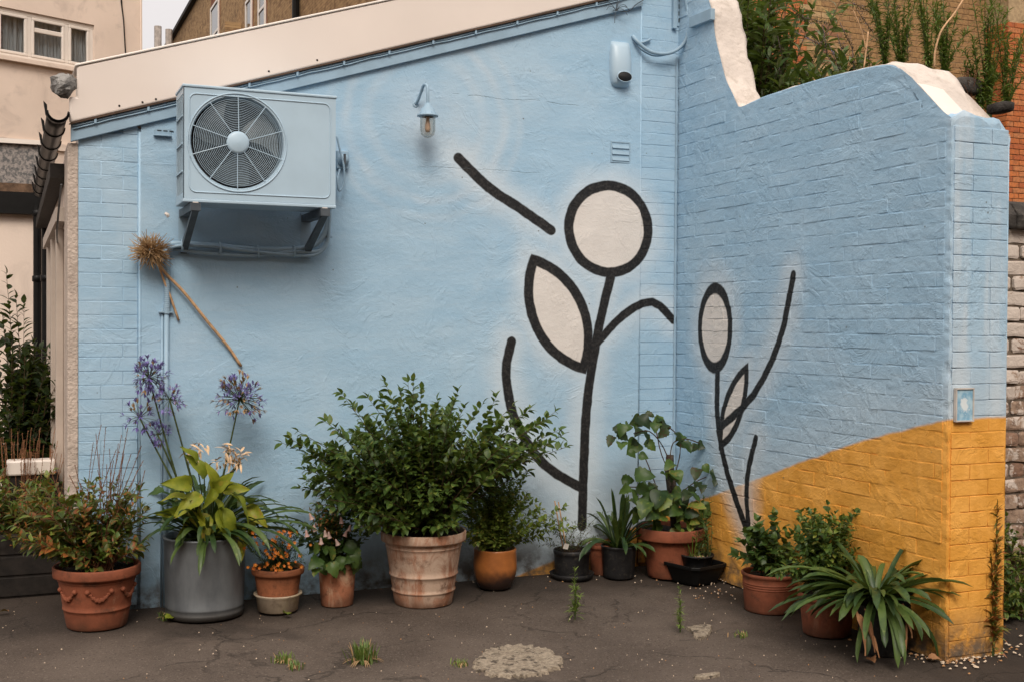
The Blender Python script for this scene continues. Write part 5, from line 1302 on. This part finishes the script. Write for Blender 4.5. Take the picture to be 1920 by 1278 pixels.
# ------------------------------------------------------------------ litter on the ground
R = random.Random(171); mb = MB()
def chip(x, y, s_):
    n = R.choice((4, 5, 6)); th0 = R.random()*3; vs = [(x+s_*R.uniform(.6, 1.2)*cos(2*pi*k/n), y+s_*R.uniform(.5, 1)*sin(2*pi*k/n), .006+R.uniform(0, .003)) for k in range(n)]
    vs.append((x, y, .012+s_*.15)); mb.add(vs, [(k, (k+1) % n, n) for k in range(n)], None, 0 if R.random() < .6 else 1)
for k in range(520):
    q = R.random()
    if q < .45: g = PG(R.uniform(0, 1920), R.uniform(1130, 1277)); s_ = R.uniform(.0015, .005)
    elif q < .75: x = R.gauss(1790, 75); g = PG(x, 1232-abs(x-1790)*.2+R.gauss(8, 9)); s_ = R.uniform(.004, .014)
    elif q < .88: g = PG(R.uniform(560, 1400), R.gauss(1088, 7)); s_ = R.uniform(.003, .009)
    else: g = PG(R.gauss(1350, 40), R.gauss(1105, 12)); s_ = R.uniform(.003, .008)
    chip(g.x, g.y, s_)
o = mb.build('plaster_litter', [simple('pale_litter', (.50, .40, .30), .9, .2, 60), simple('rusty_litter', (.34, .18, .08), .9, .2, 60)], fix=False); tag(o, 'scattered pale flakes of plaster and leaf litter on the asphalt', 'litter', kind='stuff')
for i, (x, y, lb) in enumerate([(312, 1165, 'yellowed fallen leaf by the foot of the metal bin'), (540, 1157, 'small green fallen leaf in front of the buff saucer bowl'), (15, 1152, 'curled brown fallen leaf at the left edge of the yard'), (1632, 1240, 'curled brown fallen leaf in front of the sprawling plant'), (1742, 1240, 'pale curled leaf before the corner of the ochre pier')]):
    mb = MB(); mb.add(*LS['big1']); o = mb.build('fallen_leaf', L_lime if i == 0 else L_deadleaf if i > 1 else L_fine, smooth=True, fix=False); o.location = PG(x, y)+Vector((0, 0, .02)); o.rotation_euler = (.3, -.15, i*1.3+.4); o.scale = [.055]*3; tag(o, lb, 'leaf')

# ------------------------------------------------------------------ left side of the building: gutter, door frames, downpipes, rear wall
ga = PA(108, 212, -.05)
gut = thing('roof_gutter', 'black half round gutter with scalloped brackets along the left eave', 'gutter', (ga.x, -.12, ga.z))
m = MB(); vs = []; fs = []; NA = 12; LY = 4.2; r_ = .052
for j in range(15):
    y = LY*j/14
    for rr_, rev in ((r_, 0), (r_-.005, 1)):
        for k in range(NA+1):
            a_ = pi+pi*(k if not rev else NA-k)/NA; vs.append((rr_*cos(a_), y, rr_*sin(a_)))
n2 = 2*(NA+1)
for j in range(14):
    for k in range(n2): fs.append((j*n2+k, j*n2+(k+1) % n2, (j+1)*n2+(k+1) % n2, (j+1)*n2+k))
fs.append(tuple(range(n2))[::-1]); m.add(vs, fs); m.build('trough', M_black, gut, True)
bm_ = MB(); vs = []; fs = []
for y in (0, .05):
    for k in range(NA+1):
        a_ = pi+pi*k/NA; e_ = 1.0+(.18 if k == 0 else .05 if k == 1 else 0)
        vs += [(r_*1.01*cos(a_), y, r_*1.01*sin(a_)+(.03 if k == 0 else 0)), (r_*1.14*e_*cos(a_), y, r_*1.14*sin(a_)+(.05 if k == 0 else 0))]
q_ = 2*(NA+1)
for k in range(NA): b = 2*k; fs += [(b, b+1, b+3, b+2), (q_+b, q_+b+2, q_+b+3, q_+b+1), (b+1, q_+b+1, q_+b+3, b+3)]
bm_.add(vs, fs); bme = bm_.mesh('gutter_bracket', M_black)
for k in range(8): link('gutter_bracket', bme, gut, (0, .02+.55*k, 0))
lf = MB(); R = random.Random(9); c_ = Vector((0, 0, 0)); vs = []; nU, nV = 12, 9
for j in range(nV+1):
    for i in range(nU+1):
        th = 2*pi*i/nU; ph = -pi/2+pi*j/nV; d = Vector((cos(th)*cos(ph), sin(th)*cos(ph), sin(ph))); k = 1+.35*nz(d, 1.7, 3)+.15*nz(d, 4, 3); vs.append((d.x*.066*k, d.y*.08*k, d.z*.062*k))
lf.add(vs, [(j*(nU+1)+i, j*(nU+1)+i+1, (j+1)*(nU+1)+i+1, (j+1)*(nU+1)+i) for j in range(nV) for i in range(nU)])
o = lf.build('lead_flashing', M_lead, loc=PA(119, 160, -.04)); tag(o, 'crumpled grey lead flashing at the top left end of the parapet', 'flashing')
# side wall of the building going back
sw = thing('side_elevation', 'white panelled side of the building with door frames receding at the left', 'building side', (XL-.03, .40, 0))
m = MB(); m.box((-.015, 0, 0), (.30, 2.9, 2.50)); m.build('wall', M_cream, sw)
for k in range(3):
    y = .3+k*.95; mb = MB(); mb.box((-.06, y, .0), (-.016, y+.07, 2.1)); bevel(mb.build('door_post', M_post, sw), .006)
    mb = MB(); mb.box((-.028, y+.12, .15), (-.016, y+.85, 2.0)); bevel(mb.build('door_panel', M_post, sw), .006)
m = MB(); m.box((-.07, .0, 2.12), (-.016, 2.9, 2.2)); m.build('lintel', M_post, sw)
m = MB(); m.box((-.10, -.02, 2.36), (.2, 4.0, 2.44)); m.build('soffit', M_wood, sw)
m = MB(); m.tube(crv([(-.05, -.25, 2.30), (-.06, -.1, 2.15), (-.06, .1, 2.05), (-.04, .5, 2.0)], 5), .006, 5); m.build('wire', M_galv, sw)
# rear white wall with black beam
yr = 4.75; e0 = PA(-160, 395, yr); e1 = PA(104, 395, yr)
rw = thing('rear_wall', 'white back wall under a black beam and pebbled panel behind the downpipes', 'wall', (e0.x, yr, 0))
wd = e1.x-e0.x
m = MB(); m.box((0, 0, 0), (wd, .2, e0.z)); m.build('wall', M_cream, rw)
zb = PA(40, 362, yr).z; m = MB(); m.box((-.02, -.08, e0.z+.001), (wd+.02, .2, zb)); m.build('beam', M_black, rw)
zl2 = PA(40, 345, yr).z; zp = PA(40, 272, yr+.05).z
m = MB(); m.box((-.02, -.03, zb+.001), (wd+.02, .2, zl2)); m.build('ledge', simple('rusty_ledge', (.13, .08, .05), .9, .4, 12, .6, .01), rw)
tt = NT('pebbled_panel'); w = tt.pos(); c = tt.mix(tt.ss(tt.noise(w, 26, 5, .75), .42, .58), (.10, .10, .10), (.30, .27, .25)); m = MB(); m.box((-.02, .02, zl2+.001), (wd-.05, .19, zp)); m.build('pebbled_panel', tt.fin(c, .8, tt.bump(tt.vor(w, 26), -.6, .02)), rw)
zc = PA(40, 262, yr).z; m = MB(); m.box((-.02, -.02, zp+.001), (wd-.02, .2, zc)); m.build('cornice', M_upvc, rw)
for i, (x, r_, dy) in enumerate(((70, .034, .2), (87, .040, .35))):
    v = PA(x, 600, yr-dy); m = MB(); zt2 = PA(x, 385 if i == 0 else 330, yr-dy).z; m.tube([(0, 0, 0), (0, 0, zt2)], r_, 12)
    o = m.build('downpipe', M_black, loc=(v.x, v.y, 0)); smooth_by_angle(o); tag(o, ('thinner left' if i == 0 else 'thicker right')+' black downpipe against the white rear wall', 'pipe', 'black downpipes')
    mb = MB()
    for z in (.9, 1.9, zt2-.1): mb.lathe([(r_+.003, z), (r_+.010, z+.005), (r_+.010, z+.05), (r_+.003, z+.055)], 12)
    mb.build('collar', M_black, o, True)
# ------------------------------------------------------------------ cream building far left
hd = Vector((sin(radians(65.5)), cos(radians(65.5)), 0)); d = ray(265, 60); c0 = CAM+d*(22/d.dot(fw)); c0.z = 0
cbd = thing('cream_building', 'tall cream rendered building with a white curtained window at the upper left', 'building', c0); cbd.rotation_euler = (0, 0, atan2(hd.y, hd.x))
inv = Matrix.Rotation(-cbd.rotation_euler.z, 4, 'Z'); nrm = Vector((hd.y, -hd.x, 0))
def PC(px, py, o=0):
    d = ray(px, py); p0 = c0+nrm*o; t_ = (p0-CAM).dot(nrm)/d.dot(nrm); return inv@(CAM+d*t_-c0)
m = MB()
w0, w1 = PC(2, 25, 0), PC(176, 123, 0); zt1 = PC(90, 30).z; zt0 = PC(90, 120).z; wx0, wx1 = PC(-10, 60).x, PC(177, 60).x
# wall around the opening
m.box((-9, 0, 0), (wx0, .3, 14)); m.box((wx1, 0, 0), (0, .3, 14)); m.box((wx0, 0, 0), (wx1, .3, zt0)); m.box((wx0, 0, zt1), (wx1, .3, 14)); m.box((-9, .3, 0), (0, 7, 14))
m.build('wall', M_cream, cbd)
m = MB(); m.box((-9, -.05, PC(40, 270).z-.05), (-.2, -.001, PC(40, 262).z)); m.build('string_course', M_cream, cbd)
m = MB(); m.box((wx0-.05, -.10, zt0-.07), (wx1+.08, -.001, zt0-.001)); m.build('sill', M_cream, cbd)
wi = thing('window', '', ''); wi.parent = cbd
for k_ in ('label', 'category'): del wi[k_]
wi.name = 'window'
W4 = wx1-wx0; H4 = zt1-zt0; fr_ = .075
m = MB(); m.box((wx0, .04, zt0), (wx1, .10, zt0+fr_)); m.box((wx0, .04, zt1-fr_), (wx1, .10, zt1))
xc = [wx0, PC(53, 60).x, PC(123, 60).x, wx1-fr_]
for x in xc: m.box((x, .041, zt0+fr_), (x+fr_, .099, zt1-fr_))
zm = PC(90, 60).z; m.box((xc[1]+fr_, .042, zm-.04), (xc[2], .098, zm+.04)); bevel(m.build('frame', M_upvc, wi), .012)
m = MB()
for a_, b_ in ((xc[0]+fr_, xc[1]), (xc[1]+fr_, xc[2]), (xc[2]+fr_, xc[3])):
    for q0, q1 in (((a_, zt0+fr_), (b_, zt0+fr_+.05)), ((a_, zt1-fr_-.05), (b_, zt1-fr_)), ((a_, zt0+fr_+.05), (a_+.05, zt1-fr_-.05)), ((b_-.05, zt0+fr_+.05), (b_, zt1-fr_-.05))): m.box((q0[0], .03, q0[1]), (q1[0], .095, q1[1]))
bevel(m.build('sash', M_upvc, wi), .01)
ct = NT('net_curtain'); w = ct.obj(); c = ct.mix(ct.noise(w, 3, 3), (.42, .45, .47), (.66, .68, .69)); M_curt = ct.fin(c, .8)
for a_, b_ in ((xc[0], xc[1]), (xc[1], xc[2]), (xc[2], xc[3])):
    mb = MB(); n = 60; R = random.Random(int(a_*50)); ph = R.random()*6; vs = []
    for i in range(n+1):
        x = a_+(b_-a_)*i/n; y = .20+.035*sin(i*1.15+ph)+.02*sin(i*.37+ph*2); vs += [(x, y, zt0+.02), (x+.03*sin(i*.7), y*.5+.1, zt1-.04)]
    mb.add(vs, [(2*i, 2*i+2, 2*i+3, 2*i+1) for i in range(n)]); mb.build('curtain', M_curt, wi, True, fix=False)
M_pane = thin_glass('curtained_glass', (.85, .87, .88), .2)
m = MB(); m.box((wx0+fr_, .065, zt0+fr_), (wx1-fr_, .071, zt1-fr_)); m.build('pane', M_pane, wi)
m = MB(); m.tube([PC(225, -40, .02)+Vector((0, 0, .0)), PC(229, 15, .02), PC(232, 40, .02), PC(236, 110, .02), PC(238, 200, .02)], .012, 5); m.tube([PC(222, -40, .02), PC(229, 20, .02)], .01, 4); m.build('wall_wire', M_wood, cbd)
m = MB(); m.tube([PC(264, -60, .03), PC(265, 150, .03)], .022, 6); m.build('corner_pipe', M_cream, cbd)

# ------------------------------------------------------------------ tall brick house behind
HX = 2.5; HYF = 6.0; HYB = 43.0
hs = thing('brick_house', 'tall brown brick terrace house rising behind the walls', 'house', (HX, HYF, 0))
def lineH(px, py): v = plane(px, py, 0, HX); return v
e_a, e_b = lineH(365, 0), lineH(312, 90); HZ = e_a.z
yb = lineH(313, 100).y
m = MB(); m.box((0, 0, 0), (11, yb-HYF, HZ-.15)); m.build('wall', M_stockfar, hs)
m = MB(); m.box((-.18, -.1, HZ-.149), (11, yb-HYF, HZ)); m.build('roof_edge', M_wood, hs)
m = MB(); m.box((-.25, yb-HYF-.5, HZ-4), (-.02, yb-HYF-.2, HZ-1.2)); m.build('flue', M_cream, hs)
def far_window(px0, px1, pytop, pybot, hz=None):
    a, b = lineH(px0, pytop), lineH(px1, pytop); zt = a.z; zb_ = lineH(px0, pybot).z; y0, y1 = b.y-HYF, a.y-HYF
    mb = MB(); mb.box((-.012, y0-.12, zb_-.1), (-.002, y1+.12, zt+.35)); mb.build('window_surround', M_redfar, hs)
    f = MB(); q = .09
    f.box((-.06, y0, zb_), (-.013, y0+q, zt)); f.box((-.06, y1-q, zb_), (-.013, y1, zt)); f.box((-.06, y0+q, zt-q), (-.013, y1-q, zt)); f.box((-.06, y0+q, zb_), (-.013, y1-q, zb_+q)); f.box((-.055, y0+q, (zt+zb_)/2-.04), (-.013, y1-q, (zt+zb_)/2+.04))
    fo = f.build('window', M_upvc, hs); g_ = MB(); g_.box((-.03, y0+q, zb_+q), (-.014, y1-q, zt-q)); g_.build('pane', M_glass, fo)
M_redfar = simple('far_red_surround', (.20, .075, .04), .9, .35, 5)
far_window(397, 412, 18, 130); far_window(463, 474, 5, 120); far_window(487, 500, -60, 110)
m = MB(); v = lineH(562, 20); m.tube([(-.1, v.y-HYF, 0), (-.1, v.y-HYF, HZ)], .09, 8); m.build('drainpipe', M_black, hs)
m = MB(); v = lineH(440, 60); m.box((-.5, v.y-HYF-1.2, 0), (-.01, v.y-HYF-.2, v.z)); m.build('chimney_breast', M_stockfar, hs)
for px, py0, py1, r_ in ((318, 52, 110, .16), (340, 58, 110, .14)):
    v = lineH(px, py0); m = MB(); m.tube([(-.5, v.y-HYF, v.z-5), (-.5, v.y-HYF, v.z)], r_, 8); m.build('soil_pipe', simple('grey_pipe', (.35, .31, .28), .6), hs)
# front of the house, bricks one by one where they can be told apart
yf = HYF-.03
fa = PA(1330, 210, yf); fb = PA(1895, -8, yf); 
m = MB(); m.box((.0, -.03, 0), (11, -.002, HZ-.16)); m.build('mortar_face', M_stockfar_x, hs)
def hmat(c, z, R):
    px_ = c
    return M_redbrick if (c < hred or R.random() < .06) else M_stock
hL = fb.x-fa.x; hred = PA(1512, 60, yf).x-fa.x; zq0 = math.floor(fa.z/.075)*.075
lay_bricks(hs, 0, (fa.x-HX, yf-HYF-.0, 0), hL, zq0-.075*3, zq0+.075*30, M_stock, proud=(.004, .009), seed=12, matf=hmat, limit=298, r=.004, tilt=.002, gap=.010)
m = MB(); v = PA(1876, 60, 5.85); m.tube([(0, 0, 0), (0, 0, HZ)], .055, 10); o = m.build('downpipe', M_black, loc=(v.x, v.y, 0)); smooth_by_angle(o); tag(o, 'black downpipe on the brown brick house at the upper right', 'pipe')
m = MB()
for z in (2.6, 4.0, 5.5, 7): m.lathe([(.058, z), (.068, z+.01), (.068, z+.07), (.058, z+.08)], 12)
m.build('collar', M_black, o, True)
# red brick pier at the right edge
yp = 5.55; v = PA(1888, 250, yp); pr2 = thing('red_brick_pier', 'bright orange red brick pier at the right edge of the picture', 'pier', (v.x, yp, 0))
m = MB(); m.box((.012, .012, 0), (1.5, .42, 7)); m.build('core', M_mortar, pr2)
lay_bricks(pr2, 0, (0, .0, 0), .9, 2.1, 5.7, M_redbrick, seed=14, proud=(.002, .006), gap=.010, limit=190, r=.004, tilt=.002)
lay_bricks(pr2, -pi/2, (.0, .42, 0), .42, 2.1, 5.7, M_redbrick, seed=15, proud=(.002, .006), gap=.010, limit=100, r=.004, tilt=.002)
# old whitewashed brick wall right of the side wall
yo = -1.95; zo = PA(1900, 430, yo).z
ow = thing('old_brick_wall', 'old flaking whitewashed brick wall with dark coping beyond the end of the side wall', 'wall', (TB+.01, yo, 0))
m = MB(); m.box((0, .01, 0), (2.2, .22, zo)); m.build('core', M_oldmortar, ow)
lay_bricks(ow, 0, (0, .01, 0), .95, .01, zo-.02, M_flaky, course=.083, BL=.235, gap=.013, proud=(.004, .022), seed=16, limit=260, r=.012, rough=.006, tilt=.02, bond='mixed')
cpm = []
x = 0; R = random.Random(5)
while x < 2.1:
    w_ = R.uniform(.20, .28); mb = MB(); z1_ = zo
    mb.prism([(-.05, z1_), (-.055, z1_+.07), (-.01, z1_+.135), (.10, z1_+.16), (.22, z1_+.13), (.26, z1_+.06), (.26, z1_)], x+.004, x+w_-.004, 0)
    bevel(mb.build('coping_stone', M_stonedark, ow), .012, 2); x += w_
# rubble end and dark stones behind the top of the side wall
rb_ = thing('rubble_wall', 'rough beige and dark rubble stones behind the white top of the side wall', 'wall', (TB+.012, -1.75, 0))
R = random.Random(19); m = MB(); m.box((.02, .02, 0), (.22, 1.7, 2.72)); m.build('core', M_oldmortar, rb_)
M_rub = simple('beige_rubble', (.26, .19, .13), .9, .4, 9, .9, .012, dirt=(.10, .08, .06))
def stone(parent, c, s, mat, seed):
    mb = MB(); vs = []; nu, nv = 8, 6
    for j in range(nv+1):
        for i in range(nu):
            th = 2*pi*i/nu; ph = -pi/2+pi*j/nv; d = Vector((cos(th)*cos(ph), sin(th)*cos(ph), sin(ph)))
            d = Vector([math.copysign(abs(q)**.45, q) for q in d]); k = 1+.12*nz(d, 1.5, seed); vs.append((d.x*s[0]*k, d.y*s[1]*k, d.z*s[2]*k))
    mb.add(vs, [(j*nu+i, j*nu+(i+1) % nu, (j+1)*nu+(i+1) % nu, (j+1)*nu+i) for j in range(nv) for i in range(nu)])
    o = mb.build('stone', mat, parent, True); o.location = c; return o
z = .05
while z < 2.6:
    hh = R.uniform(.07, .11); stone(rb_, (.12, .04, z+hh/2), (.10+R.uniform(-.01, .01), .06, hh*.46), M_rub, R.randrange(99)); z += hh
for k in range(14): stone(rb_, (R.uniform(.06, .18), .05+k*.12, 2.76+R.uniform(-.02, .03)), (.09, .075, .06), M_stonedark, k)
stone(rb_, tuple(PA(1876, 203, -1.6)-rb_.location), (.045, .08, .03), M_stonedark, 7)
stone(rb_, tuple(PA(1805, 165, -1.4)-rb_.location), (.09, .08, .05), M_stonedark, 9)

# ------------------------------------------------------------------ plants above the walls
def local_at(root, px, py, y): return PA(px, py, y)-root.location
bd = thing('butterfly_bush', 'arching butterfly bush with grey green leaves and purple brown spikes behind the side wall', 'shrub', (1.1, .9, 0))
m = MB(); R = random.Random(181); T = []
for k in range(95):
    x = min(1580, 1365+abs(R.gauss(0, 85))); y = R.uniform(-60, 175-(x-1400)*.22 if x > 1400 else 60); T.append(local_at(bd, x, y, R.uniform(.2, 1.3)))
for k in range(45): x = R.uniform(1440, 1650); T.append(local_at(bd, x, 182-(x-1440)*.24-abs(R.gauss(0, 26)), R.uniform(.1, .6)))
L, sm = shrub(bd, (0, 0, 2.2), T, 'lance', [L_budd, L_broad, L_bush], .15, .05, R, .006, .25, bow=.1, up=-.2, spread=.8)
L = [(k, mt, Mx@Matrix.Diagonal((1, 1.3, 1, 1))) for k, mt, Mx in L]
sm.tube([(0, 0, 0), (0, 0, 1.2), (0, 0, 2.25)], [.04, .03, .02], 8); sm.build('stem', M_stembr, bd, fix=False); put_leaves(bd, L, 290)
M_spike = leafmat('faded_purple_spike', (.07, .045, .04), (.12, .09, .09), (.28, .24, .50), .78)
for x, y, a_ in ((1466, 105, -1.3), (1462, 150, -1.5), (1520, 75, -.3), (1535, 40, -.1), (1548, 85, -1.4), (1580, 100, -1.2), (1600, 125, -1.5), (1625, 45, -.8), (1590, 75, -1), (1645, 75, -.4), (1702, 95, -1.5), (1670, 12, 0), (1615, 15, -.3), (1500, 30, -.5), (1568, 118, -1.1), (1630, 118, -1.4)):
    c_ = local_at(bd, x, y, .25); mb = MB(); d = Vector((cos(a_), 0, sin(a_)))
    for k in range(90): u = R.random(); mb.add(*LS['petal'], lmat(c_+d*(u-.5)*.16+Vector((R.gauss(0, 1), R.gauss(0, 1), R.gauss(0, 1)))*.016*(1.2-u), dirn(R, 0), R.uniform(.014, .024), R))
    mb.tube([c_-d*.14, c_+d*.08], .003, 4); mb.build('flower_spike', M_spike, bd, True, fix=False)
R = random.Random(191)
groups = [(1662, 118, -70, 12, 'tall feathery weed left of the white hump on the wall top'), (1690, 118, -60, 14, 'feathery weed directly behind the white hump'), (1742, 118, -80, 16, 'dense bright green feathery weed right of the white hump'), (1770, 125, -30, 14, 'shorter feathery weed just right of the dense one'), (1855, 195, -60, 14, 'tall feathery weed before the black downpipe'), (1838, 180, 60, 12, 'low feathery weed on the dark stones'), (1885, 185, -10, 16, 'leaning feathery weed nearest the red brick pier')]
for i, (x, y0_, y1_, r_, lb) in enumerate(groups):
    yy = -1.0+.25*(i % 3); yy = -1.45 if x > 1800 else yy
    g = PA(x, y0_+10, yy); fw_ = thing('feathery_weed', lb, 'weed', g, 'feathery weeds on the wall top'); s_ = scale_at(g); L = []; sm = MB()
    for k in range(9):
        ex = (x+R.gauss(0, 30)+(12 if x > 1850 else 0)); e_ = PA(ex, y1_+R.uniform(0, 110), yy+R.uniform(-.1, .1))-g; P = bez((R.uniform(-.02, .02), 0, -.05), (e_.x*.3, 0, e_.z*.5), e_, 12); sm.tube(P, [.004*(1-.06*q) for q in range(13)], 4, False)
        for q in range(120):
            u = R.uniform(.05, 1)*12; a = min(11, int(u)); p = P[a].lerp(P[a+1], u-a); L.append(('lance', R.choice([L_weed, L_weed, L_weed, L_fine]), lmat(p, dirn(R, .6), R.uniform(.03, .06), R)@Matrix.Diagonal((1, .7, 1, 1))))
    sm.build('stem', M_stem, fw_, fix=False); put_leaves(fw_, L, 40)
sk = thing('dry_stalk', 'bare straw coloured forked stalk among the weeds on the wall top', 'stalk', PA(1752, 125, -1.15))
def sk_(px, py): return PA(px, py, -1.15)-sk.location
m = MB(); m.tube(crv([sk_(1752, 128), sk_(1753, 100), sk_(1762, 65), sk_(1774, 45), sk_(1790, 25), sk_(1812, -10)], 5), .006, 6)
m.build('stalk', M_straw, sk, True)
m = MB(); m.tube(crv([sk_(1620, 128), sk_(1624, 95), sk_(1628, 60)], 5), .005, 5); m.tube(crv([sk_(1624, 95), sk_(1616, 60), sk_(1600, 20)], 5), .003, 5); m.build('stalk', M_straw, sk, True)
dk = thing('dead_weed', 'small brown dead weed on the dark stones near the red brick pier', 'weed', PA(1820, 192, -1.45))
m = MB()
for k in range(40):
    e_ = Vector((R.gauss(0, .04), R.gauss(0, .03), R.uniform(.05, .2))); m.tube(bez((0, 0, 0), e_*.5+Vector((0, 0, .02)), e_, 4), .0018, 3, False); m.add(*LS['petal'], lmat(e_, dirn(R), .02, R))
m.build('twig', L_seed, dk, kind='stuff', fix=False)

# unseen terrace added behind the camera to block low sky light from the yard
m = MB(); m.box((-34, -26, 0), (30, -16.5, 8.6)); m.prism([(-26, 8.6), (-16.3, 8.6), (-21, 11.4)], -34, 30, 0)
o = m.build('added_sky_blocker', M_stockfar_x); o['kind'] = 'structure'
for k in range(9):
    for z in (1.2, 4.8):
        mb = MB(); mb.box((-31+7*k, -16.5, z), (-29.6+7*k, -16.44, z+1.7)); f_ = mb.build('window_frame', M_upvc, o)
        mb = MB(); mb.box((-30.9+7*k, -16.439, z+.1), (-29.7+7*k, -16.43, z+1.6)); mb.build('pane', M_glass, f_)
